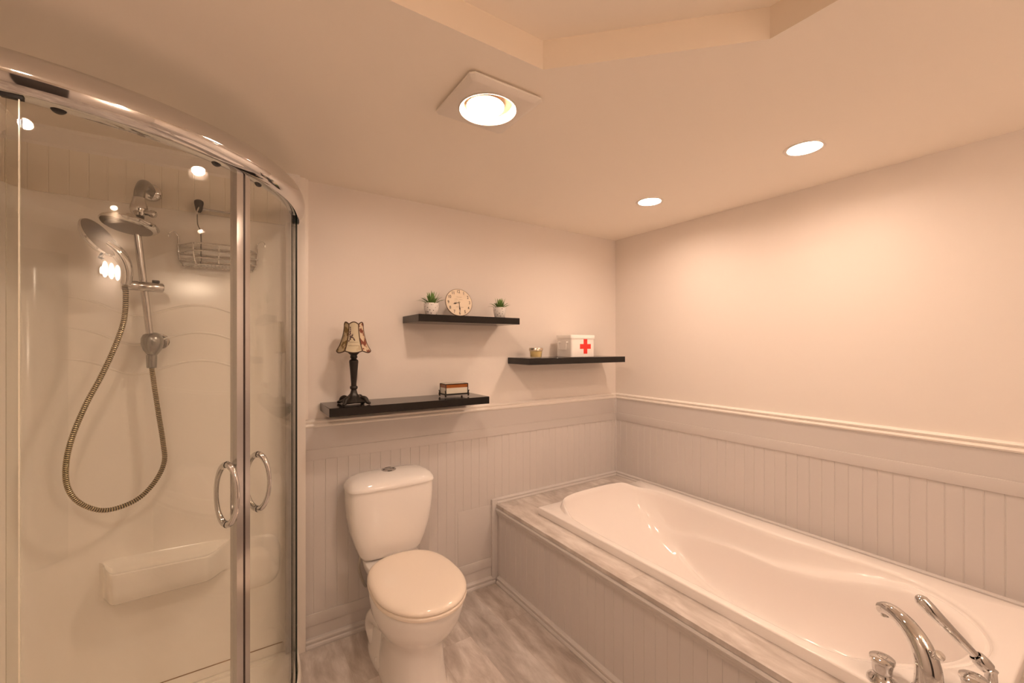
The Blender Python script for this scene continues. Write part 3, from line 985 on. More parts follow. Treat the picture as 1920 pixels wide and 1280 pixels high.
def ring_handle(s, zc, off):
    """bow on both sides of the glass: an upright oval ring"""
    p, nrm = path(s, off)
    c = p + Vector((0, 0, zc))
    n = 56
    pts, rad = [], []
    for k in range(n):
        a = 2 * PI * k / n
        pts.append(c + nrm * (0.040 * math.cos(a)) + Vector((0, 0, 0.090 * math.sin(a))))
        rad.append(0.0066 + 0.0030 * abs(math.sin(a)) ** 3)
    return pts, rad, c, nrm

def enclosure():
    t = thing('shower_enclosure', 'curved corner shower enclosure of clear glass with chrome top rail', 'shower enclosure', (-2.45, -0.55, 0.07))
    ZB, ZTOP = 0.0355, 1.975
    TOP = [(-0.022, 1.957), (-0.022, 2.040), (-0.014, 2.050), (-0.002, 2.053), (0.010, 2.049), (0.021, 2.038), (0.028, 2.022), (0.031, 2.004), (0.029, 1.986), (0.022, 1.970), (0.012, 1.960), (0.002, 1.956)]
    bm = bmesh.new(); add_path_prof(bm, TOP, 0.0305, LTOT - 0.002, step=0.012)
    obj('top_rail', bm, M['chrome'], t, angle=50)
    BOT = [(-0.022, 0.0345), (-0.022, 0.047), (0.0035, 0.047), (0.0035, 0.0345)]
    bm = bmesh.new(); add_path_prof(bm, BOT, 0.32, LTOT - 0.30)
    obj('bottom_track', bm, M['satin'], t)
    obj('wall_jamb', box(XR - 0.030, XR + 0.004, -0.056, -0.0305, ZB, 1.975, bevel=0.002), M['dullmetal'], t)
    obj('wall_jamb', box(XL + 0.0205, XL + 0.050, YFR - 0.010, YFR + 0.020, ZB, 1.975, bevel=0.002), M['dullmetal'], t)
    obj('fixed_pane', pane_bm(0.050, 0.262, ZB, ZTOP, 0.0), [M['glass'], M['glassedge']], t, angle=25)
    sl = LTOT - 0.285
    obj('fixed_pane', pane_bm(sl, LTOT - 0.045, ZB, ZTOP, 0.0), [M['glass'], M['glassedge_light']], t, angle=25)
    for z in (1.944,):
        p, nn = path(sl + 0.004, 0.0)
        obj('glass_clip', box(p.x - 0.022, p.x + 0.012, p.y - 0.006, p.y + 0.006, 1.950, 1.9575, bevel=0.001), M['rubber'], t)
    bm = bmesh.new(); add_path_prof(bm, [(-0.0055, ZB), (0.0055, ZB), (0.0055, ZTOP - 0.015), (-0.0055, ZTOP - 0.015)], sl - 0.0022, sl - 0.0002, step=0.002)
    obj('edge_glint', bm, M['edgeglint'], t)  # pale strip standing in for a bright reflection along the pane edge
    # two sliding doors meeting in the middle of the curve
    smid = LEN1 + RR * math.radians(43.3)
    DO = -0.014
    for side in (0, 1):
        if side == 0:
            s0, s1 = 0.215, smid - 0.006
        else:
            s0, s1 = smid + 0.006, sl + 0.02
        zb, zt = 0.050, 1.962
        d = obj('sliding_door', pane_bm(s0, s1, zb, zt, DO), [M['glass'], M['glassedge_light'] if side else M['glassedge']], t, angle=25)
        # chrome strip, and dark strip standing for the dark gap at the meeting edge
        se = smid + (-1 if side == 0 else 1) * 0.004
        a, b = (se - 0.020, se) if side == 0 else (se, se + 0.024)
        prof = [(DO - 0.012, zb - 0.001), (DO + 0.012, zb - 0.001), (DO + 0.012, zt), (DO - 0.012, zt)]
        bm = bmesh.new(); add_path_prof(bm, prof, a, b, step=0.006)
        obj('edge_strip', bm, M['satin'], d, angle=35)
        a, b = (se, se + 0.0045) if side == 0 else (se - 0.0045, se)
        bm = bmesh.new(); add_path_prof(bm, [(DO - 0.009, zb), (DO + 0.009, zb), (DO + 0.009, zt + 0.004), (DO - 0.009, zt + 0.004)], a, b - 0.0005, step=0.004)
        obj('gap_strip', bm, M['gasket'], d)
        sh = smid + (-0.075 if side == 0 else 0.052)
        pts, rad, c, nrm = ring_handle(sh, 0.973, DO)
        bm = bmesh.new(); add_tube(bm, pts, rad, n=18, closed=True)
        h = obj('handle', bm, M['chrome'], d, label='chrome oval ring handle')
        for sz in (-1, 1):
            pp = c + Vector((0, 0, sz * 0.090))
            obj('gasket', lathe([(0.0102, -0.0014), (0.0102, 0.0014)], pp, axis=nrm, n=20), M['rubber'], d)
        for f in (0.16, 0.84):
            sr = s0 + (s1 - s0) * f
            p, nn = path(sr, DO - 0.002)
            obj('roller', lathe([(0.0, -0.005), (0.013, -0.005), (0.0145, -0.002), (0.0145, 0.003), (0.011, 0.006), (0.0, 0.007)], p + Vector((0, 0, 1.9625)), axis=nn, n=24), M['rubber'], d)
    # stop bracket at the right end
    p, nn = path(0.20, 0.0)
    obj('stop_bracket', box(p.x - 0.014, p.x + 0.010, p.y - 0.004, p.y + 0.026, 1.941, 1.9575, bevel=0.002), M['rubber'], t)
enclosure()

# ------------------------------------------------------------------ shower column
def shower_column():
    t = thing('shower_column', 'chrome shower set with round overhead rose, slide bar and looping hose', 'shower', (-2.64, -0.02, 1.43))
    fl = Vector((-2.640, -0.012, 2.026))
    obj('wall_flange', lathe([(0.034, 0.0), (0.034, 0.006), (0.030, 0.014), (0.020, 0.019), (0.0125, 0.021)], fl, axis=(0, -1, 0), n=36), M['chrome'], t)
    pts = catmull([(-2.640, -0.020, 2.026), (-2.644, -0.075, 2.032), (-2.650, -0.125, 2.022), (-2.654, -0.158, 1.988), (-2.656, -0.166, 1.955)], 10)
    obj('shower_arm', tube(pts, 0.0165, n=20), M['greysilver'], t)
    j = Vector((-2.656, -0.166, 1.915))
    obj('diverter_joint', lathe([(0.012, -0.030), (0.015, -0.022), (0.024, -0.012), (0.027, 0.002), (0.025, 0.016), (0.019, 0.034), (0.0185, 0.044)], j, n=32), M['chrome'], t)
    obj('joint_knob', lathe([(0.009, 0.015), (0.009, 0.030), (0.0125, 0.032), (0.014, 0.040), (0.011, 0.046), (0.0, 0.048)], j + Vector((0.008, -0.004, -0.008)), axis=(0.85, -0.45, -0.15), n=24), M['chrome'], t)
    obj('joint_collar', lathe([(0.0155, -0.014), (0.0150, 0.012)], j + Vector((0, 0, -0.034)), n=24), M['rubber'], t)
    hc = Vector((-2.676, -0.200, 1.848))
    obj('overhead_rose', lathe([(0.0, -0.011), (0.066, -0.011), (0.073, -0.009), (0.080, -0.003), (0.083, 0.003), (0.080, 0.009), (0.064, 0.015), (0.042, 0.020), (0.028, 0.025), (0.018, 0.031), (0.014, 0.040)], hc, axis=(0.12, 0.14, 1), n=56), M['chrome'], t, angle=35)
    obj('spray_plate', lathe([(0.065, 0.0005), (0.0, -0.0005)], hc + Vector((-0.0014, -0.0017, -0.0119)), axis=(0.12, 0.14, 1), n=48), M['sprayface'], t)
    b0, b1 = Vector((-2.668, -0.150, 1.885)), Vector((-2.634, -0.098, 1.462))
    obj('slide_bar', tube([b0, b0.lerp(b1, 0.5), b1], 0.0115, n=20), M['satin'], t)
    hm = b0.lerp(b1, 0.575)
    hl = Vector((hm.x - 0.058, hm.y - 0.032, hm.z))
    hr = Vector((hm.x + 0.056, hm.y + 0.004, hm.z - 0.001))
    ax = (hr - hl).normalized()
    h = obj('slide_holder', lathe([(0.0, 0), (0.0165, 0.0), (0.0178, 0.002), (0.0178, 0.044), (0.0172, 0.0448), (0.0178, 0.0456), (0.0178, (hr - hl).length - 0.004), (0.015, (hr - hl).length), (0.0, (hr - hl).length)], hl, axis=ax, n=32), M['satin'], t)
    k = hr - ax * 0.022
    obj('release_lever', box(k.x - 0.011, k.x + 0.011, k.y - 0.008, k.y + 0.008, k.z + 0.0165, k.z + 0.027, bevel=0.003), M['rubber'], h)
    d0 = Vector((-2.628, -0.090, 1.436))
    obj('outlet_body', lathe([(0.013, -0.052), (0.018, -0.046), (0.028, -0.030), (0.034, -0.008), (0.034, 0.012), (0.028, 0.026), (0.018, 0.033), (0.013, 0.035)], d0, n=36), M['greysilver'], t)
    obj('outlet_stem', lathe([(0.014, 0.0), (0.014, 0.068), (0.030, 0.069), (0.034, 0.073), (0.034, 0.082)], d0 + Vector((0.010, 0.0, 0.002)), axis=(0.04, 1, 0), n=32, cap1=False), M['chrome'], t)
    obj('hose_nut', lathe([(0.0135, -0.042), (0.0155, -0.040), (0.0165, 0.0), (0.0165, 0.008)], d0 + Vector((-0.002, 0.0, -0.058)), n=24), M['greysilver'], t)
    hp = [(-2.693, -0.176, 1.632), (-2.688, -0.190, 1.600), (-2.694, -0.184, 1.512), (-2.719, -0.178, 1.417), (-2.755, -0.172, 1.315), (-2.796, -0.166, 1.215), (-2.83, -0.161, 1.107), (-2.846, -0.155, 1.017), (-2.844, -0.149, 0.938), (-2.818, -0.143, 0.878),
          (-2.768, -0.137, 0.838), (-2.717, -0.131, 0.834), (-2.659, -0.125, 0.858), (-2.613, -0.119, 0.914), (-2.59, -0.114, 0.978), (-2.594, -0.108, 1.049), (-2.607, -0.102, 1.151), (-2.62, -0.096, 1.254), (-2.630, -0.091, 1.340)]
    raw = catmull(hp, 24)
    # even spacing along the hose
    acc = [0.0]
    for a, b in zip(raw, raw[1:]): acc.append(acc[-1] + (b - a).length)
    step = 0.0017
    cnt = int(acc[-1] / step)
    pts, jx = [], 0
    for i in range(cnt + 1):
        s = acc[-1] * i / cnt
        while jx < len(acc) - 2 and acc[jx + 1] < s: jx += 1
        pts.append(raw[jx].lerp(raw[jx + 1], (s - acc[jx]) / max(1e-9, acc[jx + 1] - acc[jx])))
    rr = [0.0090 if i % 4 in (0, 1) else 0.0072 for i in range(len(pts))]
    bm = bmesh.new()
    add_tube(bm, pts, rr, n=10, mifun=lambda a: 1 if a % 4 in (1, 2) else 0)
    obj('hose', bm, [M['brass'], M['darkgroove']], t, angle=80, label='ribbed brass coloured hose hanging in a loop')

    # hand shower, lifted out of the slide holder
    hs = thing('hand_shower', 'chrome hand shower with round head tilted in the slide bar holder', 'hand shower', hl + Vector((0, 0, 0.02)))
    g = [(-2.690, -0.176, 1.640), (-2.687, -0.178, 1.662), (-2.687, -0.183, 1.690), (-2.694, -0.190, 1.722), (-2.710, -0.197, 1.750), (-2.736, -0.203, 1.774)]
    pts = catmull(g, 8)
    rad = [0.0140, 0.0155, 0.0178, 0.0198, 0.0215, 0.0220]
    obj('handle', tube(pts, [interp(rad, i / (len(pts) - 1)) for i in range(len(pts))], n=24), M['chrome'], hs)
    nrm = Vector((0.80, -0.355, 0.48)).normalized()
    c = Vector((-2.755, -0.208, 1.789))
    obj('spray_head', lathe([(0.0, -0.026), (0.034, -0.022), (0.058, -0.013), (0.069, -0.003), (0.072, 0.003), (0.069, 0.008)], c, axis=nrm, n=48), M['chrome'], hs, angle=50)
    obj('spray_face', lathe([(0.0685, 0.008), (0.058, 0.0115), (0.022, 0.0140), (0.0, 0.0142)], c, axis=nrm, n=48, cap0=False), M['sprayface'], hs)
    k = c - nrm * 0.010 + Vector((0.016, -0.030, -0.064))
    obj('spray_lever', tube([k + Vector((0.004, 0.01, 0.014)), k, k + Vector((0.010, -0.004, -0.005))], [0.0055, 0.005, 0.0035], n=12), M['rubber'], hs)
shower_column()

# ------------------------------------------------------------------ caddy and its hook rail
def caddy():
    r = thing('hook_rail', 'thin chrome hook rail with black knobs above the acrylic shower wall', 'hook rail', (-2.42, -0.02, 2.0))
    obj('rail_rod', tube([(-2.487, -0.035, 1.985), (-2.355, -0.035, 1.985)], 0.0042, n=12), M['satin'], r)
    for x in (-2.487, -2.359):
        obj('hook_knob', lathe([(0.006, -0.026), (0.011, -0.018), (0.0165, 0.012), (0.015, 0.020), (0.008, 0.025), (0.0, 0.026)], (x, -0.046, 1.993), axis=(0, -0.10, 1), n=20), M['rubber'], r)
        obj('hook_stem', tube([(x, -0.046, 1.985), (x, -0.0125, 1.985)], 0.006, n=12), M['rubber'], r)
    t = thing('shower_caddy', 'chrome wire shower basket hanging from the black hook', 'shower basket', (-2.42, -0.03, 1.74))
    W = 0.0028
    def plan(f, z):
        cx = -2.418
        base = [(-0.138, -0.030), (-0.085, -0.118), (-0.04, -0.135), (0.04, -0.135), (0.085, -0.118), (0.138, -0.030)]
        pts = [Vector((cx + x * f, -0.030 + (y + 0.030) * (0.75 + 0.25 * f), z)) for x, y in base]
        sm = [pts[0]] + [pts[0].lerp(pts[1], 0.9)] + catmull(pts[1:-1], 6) + [pts[-1].lerp(pts[-2], 0.9), pts[-1]]
        return sm
    bm = bmesh.new()
    for f, z in ((1.0, 1.826), (1.0, 1.797), (0.97, 1.769), (0.86, 1.744)):
        add_tube(bm, plan(f, z), W, n=8)
        add_tube(bm, [plan(f, z)[0], plan(f, z)[-1]], W, n=8)
    for x in (-0.085, 0.0, 0.085):
        yy = -0.118 if x else -0.135
        add_tube(bm, [(-2.418 + x, yy, 1.828), (-2.418 + x * 0.95, yy + 0.004, 1.768), (-2.418 + x * 0.86, yy + 0.010, 1.744)], W, n=8)
    for sx in (-1, 1):
        add_tube(bm, [(-2.418 + sx * 0.138, -0.030, 1.828), (-2.418 + sx * 0.134, -0.030, 1.769), (-2.418 + sx * 0.119, -0.030, 1.744)], W, n=8)
    obj('basket', bm, M['chrome'], t)
    bm = bmesh.new()
    for i in range(19):
        x = -2.418 - 0.108 + 0.216 * i / 18
        fx = abs(x + 2.418)
        yf = -0.122 if fx < 0.07 else -0.122 + (fx - 0.07) * 1.9
        add_tube(bm, [(x, -0.030, 1.742), (x, yf, 1.742)], 0.0017, n=6)
    obj('bottom_grid', bm, M['chrome'], t)
    hk = catmull([(-2.487, -0.0565, 1.985), (-2.491, -0.068, 1.960), (-2.4905, -0.060, 1.915), (-2.483, -0.055, 1.893), (-2.480, -0.050, 1.86), (-2.481, -0.040, 1.80), (-2.481, -0.034, 1.744)], 6)
    obj('hanger', tube(hk, W, n=8), M['chrome'], t)
    for sx in (-1, 1):
        x = -2.418 + sx * 0.138
        pts = catmull([(x, -0.030, 1.826), (x - sx * 0.001, -0.034, 1.862), (x + sx * 0.012, -0.044, 1.876), (x + sx * 0.026, -0.05, 1.868), (x + sx * 0.026, -0.05, 1.852)], 6)
        obj('side_hook', tube(pts, 0.0022, n=8), M['chrome'], t)
caddy()

# ------------------------------------------------------------------ potted plants
def plant(x, y, z, seed, spread, label, rot, sc_=0.93):
    rnd = random.Random(seed)
    t = thing('potted_plant', label, 'plant', (x, y, z), 'small spiky potted plants')
    s = sc_
    prof = [(0.0, 0.0), (0.028, 0.0), (0.031, 0.003), (0.0385, 0.030), (0.0410, 0.052), (0.0415, 0.068), (0.0405, 0.0685), (0.039, 0.066), (0.0385, 0.060), (0.0, 0.060)]
    p = obj('pot', lathe([(r * s, h * s) for r, h in prof], (x, y, z), n=40), M['speckle'], t, angle=50)
    obj('soil', lathe([(0.0375 * s, 0.061 * s), (0.02 * s, 0.064 * s), (0.0, 0.065 * s)], (x, y, z), n=24, cap0=False), M['soil'], t)
    bm = bmesh.new()
    NL = 46
    for i in range(NL):
        a = rot + 2.39996 * i
        f = (i + 0.5) / NL
        L = (0.062 + 0.014 * f) * rnd.uniform(0.85, 1.15) * spread
        el = math.radians(87 - 50 * f ** 1.0 + rnd.uniform(-6, 6))
        d = Vector((math.cos(a), math.sin(a), 0))
        r0 = 0.004 + 0.012 * f
        base = Vector((x, y, z + 0.062 * s)) + d * r0
        pts, ws = [], []
        for k in range(7):
            u = k / 6
            droop = (0.35 if f > 0.45 else 0.05) * u * u * L
            pts.append(base + d * (math.cos(el) * L * u) + Vector((0, 0, math.sin(el) * L * u - droop)))
            ws.append((0.0056 * (1 - u) ** 0.7 + 0.0004) * (0.8 + 0.4 * u if u < .3 else 1))
        sd = Vector((-d.y, d.x, 0))
        rows = []
        for q, w in zip(pts, ws):
            nrm = Vector((-d.x * 0.6, -d.y * 0.6, 0.8))
            rows.append([q - sd * w, q - nrm * w * 0.35, q + sd * w, q + nrm * w * 0.25])
        add_loft(bm, rows)
    obj('foliage', bm, M['leaf'], t, angle=60)
plant(-1.517, -0.150, 1.576, 3, 1.0, 'spiky green plant in speckled pot left of the clock', 0.3)
plant(-1.103, -0.150, 1.576, 8, 0.95, 'spiky green plant in speckled pot right of the clock, by the shelf end', 1.4, 0.90)

# ------------------------------------------------------------------ text helper
def add_text(bm, body, size, origin, U, V, depth=0.0006, shear=0.0, mi=0, bold=0.0, sx=1.0):
    cu = bpy.data.curves.new('lettering', 'FONT')
    cu.body = body; cu.size = size; cu.align_x = 'CENTER'; cu.align_y = 'CENTER'; cu.shear = shear
    cu.extrude = depth / 2; cu.offset = bold
    o = bpy.data.objects.new('lettering', cu)
    COL.objects.link(o)
    dg = bpy.context.evaluated_depsgraph_get()
    me = o.evaluated_get(dg).to_mesh()
    U, V = Vector(U).normalized(), Vector(V).normalized()
    W = U.cross(V)
    og = Vector(origin)
    vs = [bm.verts.new(og + U * v.co.x * sx + V * v.co.y + W * v.co.z) for v in me.vertices]
    for p in me.polygons:
        try:
            bm.faces.new([vs[i] for i in p.vertices]).material_index = mi
        except ValueError:
            pass
    o.evaluated_get(dg).to_mesh_clear()
    bpy.data.objects.remove(o)
    bpy.data.curves.remove(cu)

# ------------------------------------------------------------------ clock
def clock():
    R = 0.076
    tilt = math.radians(12)
    base = Vector((-1.361, -0.160, 1.5765))
    yaw = math.radians(-6)
    U = Vector((math.cos(yaw), math.sin(yaw), 0))                 # to the right on the dial
    Nh = Vector((math.sin(yaw), -math.cos(yaw), 0))               # horizontally out of the dial
    N = (Nh * math.cos(tilt) + Vector((0, 0, math.sin(tilt)))).normalized()
    V = N.cross(U).normalized()
    if V.z < 0: V = -V
    c = base + V * R + N * 0.004
    t = thing('clock', 'round cream antique-style clock leaning on the highest shelf', 'clock', base)
    obj('clock_body', lathe([(0.0, -0.004), (R - 0.001, -0.004), (R, -0.002), (R, 0.002), (R - 0.0015, 0.0032), (R - 0.003, 0.0034)], c, axis=N, n=72, cap1=False), M['dialrim'], t, angle=30)
    obj('dial', lathe([(R - 0.003, 0.0034), (0.0, 0.0036)], c, axis=N, n=72, cap0=False), M['dial'], t)
    for h in range(1, 13):
        a = math.radians(90 - 30 * h)
        p = c + (U * math.cos(a) + V * math.sin(a)) * (R * 0.785) + N * 0.0042
        bm = bmesh.new()
        add_text(bm, str(h), 0.0235, p, U, V, sx=0.80, bold=0.0002)
        obj('numeral', bm, M['numeral'], t, smooth=False)
    def squiggle(cx_, cy_, w, amp, k):
        pts = [c + U * (cx_ - w / 2 + w * i / (k * 4)) + V * (cy_ + amp * math.sin(i * PI / 2) * (0.6 + 0.4 * math.sin(i * 1.7))) + N * 0.0040 for i in range(k * 4 + 1)]
        bm = bmesh.new()
        add_tube(bm, pts, 0.00045, n=5)
        obj('script_line', bm, M['faint'], t)
    squiggle(0.002, 0.030, 0.030, 0.0018, 9)
    squiggle(-0.016, 0.018, 0.016, 0.0012, 6)
    squiggle(0.010, 0.016, 0.020, 0.0010, 5)
    squiggle(-0.018, 0.006, 0.014, 0.0012, 5)
    squiggle(0.002, -0.026, 0.040, 0.0032, 8)
    def hand(name, ang, L, w):
        a = math.radians(90 - ang)
        d = U * math.cos(a) + V * math.sin(a); s = U * -math.sin(a) + V * math.cos(a)
        bm = bmesh.new()
        ol = [(-0.006, 0.0010), (0.0, 0.0022), (0.25 * L, 0.0010), (0.55 * L, w * 0.6), (0.66 * L, w), (0.78 * L, w * 0.5), (L, 0.0003)]
        lo = [c + d * u + s * v + N * 0.0044 for u, v in ol] + [c + d * u - s * v + N * 0.0044 for u, v in reversed(ol)]
        hi = [p + N * 0.0008 for p in lo]
        add_loft(bm, [lo, hi])
        obj(name, bm, M['ink'], t, smooth=False)
    hand('hour_hand', 255, 0.036, 0.0048)
    hand('minute_hand', 178, 0.052, 0.0036)
    obj('hand_pin', lathe([(0.0032, 0.0), (0.0030, 0.0022), (0.0, 0.0026)], c + N * 0.0040, axis=N, n=16), M['brass'], t)
clock()

# ------------------------------------------------------------------ table lamp
def table_lamp():
    lx, ly, lz = -1.899, -0.140, 1.148
    t = thing('table_lamp', 'small dark iron table lamp with flared printed panel shade', 'lamp', (lx, ly, lz))
    bm = bmesh.new()
    n = 48
    def lobe(r, z, amp):
        return [Vector((lx + r * (1 + amp * math.cos(4 * (a - PI / 4))) * math.cos(a), ly + r * (1 + amp * math.cos(4 * (a - PI / 4))) * math.sin(a), lz + z)) for a in [2 * PI * k / n for k in range(n)]]
    add_loft(bm, [lobe(0.056, 0.009, 0.22), lobe(0.060, 0.014, 0.22), lobe(0.046, 0.025, 0.18), lobe(0.028, 0.037, 0.12), lobe(0.017, 0.050, 0.06), lobe(0.0135, 0.062, 0.02), lobe(0.0125, 0.066, 0)])
    for k in range(4):
        a = PI / 4 + k * PI / 2
        d = Vector((math.cos(a), math.sin(a), 0))
        o = Vector((lx, ly, lz))
        pts = catmull([o + d * 0.030 + Vector((0, 0, 0.026)), o + d * 0.048 + Vector((0, 0, 0.032)), o + d * 0.062 + Vector((0, 0, 0.026)), o + d * 0.070 + Vector((0, 0, 0.012)), o + d * 0.080 + Vector((0, 0, 0.0075))], 6)
        add_tube(bm, pts, [interp([0.008, 0.009, 0.0095, 0.0085, 0.0065], i / (len(pts) - 1)) for i in range(len(pts))], n=12)
        add_lathe(bm, [(0.0, -0.0074), (0.006, -0.005), (0.0078, 0.0), (0.006, 0.005), (0.0, 0.0075)], o + d * 0.079 + Vector((0, 0, 0.0078)), n=14)
    obj('base', bm, M['iron'], t, angle=60)
    prof = [(0.0125, 0.064), (0.012, 0.068), (0.0165, 0.073), (0.0175, 0.078), (0.0165, 0.083), (0.0115, 0.087), (0.0125, 0.091), (0.0118, 0.095), (0.0135, 0.115), (0.0165, 0.155), (0.0195, 0.188), (0.0205, 0.198), (0.0190, 0.206), (0.0125, 0.210),
            (0.0125, 0.214), (0.0165, 0.219), (0.0145, 0.226), (0.0155, 0.231), (0.024, 0.238), (0.0255, 0.243), (0.020, 0.246), (0.008, 0.247)]
    obj('stem', lathe(prof, (lx, ly, lz), n=32), M['iron'], t, angle=50)
    # shade of six bowed panels, open above and below
    zb, zt = lz + 0.243, lz + 0.372
    a0 = math.atan2(-2.06, -0.47)       # one panel faces the room
    NP, NS, NV = 6, 12, 14
    def prof_r(v):                     # panel-edge radius: flares towards the bottom
        return 0.041 + 0.034 * (1 - v) ** 1.9
    def pt(k, u, v):
        aL = a0 + (k - 0.5) * 2 * PI / NP
        a = aL + u * 2 * PI / NP
        flat = math.cos(PI / NP) / math.cos((u - 0.5) * 2 * PI / NP)
        bow = 1 + 0.13 * math.sin(PI * u)
        r = prof_r(v) * flat * bow
        arch = math.sin(PI * u)
        z = zb + (zt - zb) * v
        z += 0.010 * arch * smooth(0.7, 1.0, v) - 0.008 * arch * (1 - smooth(0.0, 0.3, v)) + 0.006 * (1 - smooth(0.0, 0.3, v))
        return Vector((lx + r * math.cos(a), ly + r * math.sin(a), z))
    for k in range(NP):
        bm = bmesh.new()
        grid_o = [[bm.verts.new(pt(k, 0.03 + 0.94 * i / NS, j / NV)) for i in range(NS + 1)] for j in range(NV + 1)]
        ctr = Vector((lx, ly, 0))
        def inset(p):
            d = Vector((p.x - lx, p.y - ly, 0)).normalized()
            return p - d * 0.0016
        grid_i = [[bm.verts.new(inset(v.co)) for v in row] for row in grid_o]
        for g in (grid_o, grid_i):
            for j in range(NV):
                for i in range(NS):
                    bm.faces.new((g[j][i], g[j][i + 1], g[j + 1][i + 1], g[j + 1][i]))
        def strip(A, B):
            for i in range(len(A) - 1): bm.faces.new((A[i], A[i + 1], B[i + 1], B[i]))
        strip(grid_o[0], grid_i[0]); strip(grid_o[-1], grid_i[-1])
        strip([r[0] for r in grid_o], [r[0] for r in grid_i]); strip([r[-1] for r in grid_o], [r[-1] for r in grid_i])
        sp = obj('shade_panel', bm, shade_mats[k % 3], t)
        if k == 0:
            # printed flourish and word on the panel facing the room
            bm = bmesh.new()
            def onp(u, v, d=0.0012):
                p = pt(0, u, v); dd = Vector((p.x - lx, p.y - ly, 0)).normalized()
                return p + dd * d
            rp = random.Random(5)
            for path_ in ([(0.14, 0.86), (0.20, 0.74), (0.17, 0.62), (0.22, 0.54)], [(0.22, 0.54), (0.32, 0.56), (0.42, 0.64)], [(0.22, 0.54), (0.20, 0.46), (0.12, 0.40)], [(0.34, 0.52), (0.48, 0.50), (0.58, 0.42)]):
                pp = catmull([onp(u, v) for u, v in path_], 4)
                add_tube(bm, pp, 0.0008, n=6)
                for q in pp[::2]:
                    for _ in range(2):
                        w = Vector((rp.uniform(-1, 1), rp.uniform(-.2, .2), rp.uniform(-1, 1))) * 0.0022
                        add_lathe(bm, [(0.0, -0.0006), (rp.uniform(0.0013, 0.0030), 0.0), (0.0, 0.0006)], q + w, axis=(q.x - lx, q.y - ly, 0), n=7)
            obj('vine_print', bm, M['vineprint'], sp)
            bm = bmesh.new()
            word = [(0.12 + 0.76 * i / 44, 0.235 + 0.012 * math.sin(i * 1.25) * (0.6 + 0.4 * math.sin(i * 0.6))) for i in range(45)]
            add_tube(bm, [onp(u, v) for u, v in word], 0.0005, n=5)
            add_tube(bm, [onp(0.16 + 0.70 * i / 16, 0.355) for i in range(17)], 0.0005, n=5)
            obj('script_print', bm, M['faint'], sp)
    bm = bmesh.new()
    for k in range(NP):
        add_tube(bm, [pt(k, 0.0, j / NV) for j in range(NV + 1)], 0.0022, n=8)
        add_tube(bm, [pt(k, i / NS, 1.0) for i in range(NS + 1)], 0.0024, n=8)
        add_tube(bm, [pt(k, i / NS, 0.0) for i in range(NS + 1)], 0.0024, n=8)
    for k in range(3):      # spider holding the shade
        a = a0 + PI / 6 + k * 2 * PI / 3
        add_tube(bm, [(lx, ly, lz + 0.246), (lx + 0.035 * math.cos(a), ly + 0.035 * math.sin(a), lz + 0.30), (lx + 0.040 * math.cos(a), ly + 0.040 * math.sin(a), zt - 0.004)], 0.0014, n=6)
    obj('shade_piping', bm, M['piping'], t)

def shade_mat(name, base, blot, scale, thr):
    m, nt, b = new_mat(name)
    N, L = nt.nodes.new, nt.links.new
    tc = N('ShaderNodeTexCoord')
    nz = N('ShaderNodeTexNoise'); nz.inputs['Scale'].default_value = scale; nz.inputs['Detail'].default_value = 3
    rp = N('ShaderNodeValToRGB')
    e = rp.color_ramp.elements
    e[0].position = thr; e[0].color = (*base, 1)
    e[1].position = thr + 0.06; e[1].color = (*blot, 1)
    L(tc.outputs['Object'], nz.inputs['Vector']); L(nz.outputs['Fac'], rp.inputs['Fac']); L(rp.outputs['Color'], b.inputs['Base Color'])
    b.inputs['Roughness'].default_value = 0.7
    return m
shade_mats = [shade_mat('shade_cream', (0.56, 0.49, 0.345), (0.46, 0.37, 0.24), 26, 0.60),
              shade_mat('shade_rose', (0.62, 0.50, 0.35), (0.20, 0.055, 0.03), 34, 0.50),
              shade_mat('shade_leafy', (0.50, 0.40, 0.25), (0.22, 0.15, 0.06), 34, 0.50)]
M['vineprint'] = pmat('plum_brown_print', (0.075, 0.035, 0.045), 0.6)
M['piping'] = pmat('dark_brown_piping', (0.06, 0.028, 0.014), 0.6)
table_lamp()

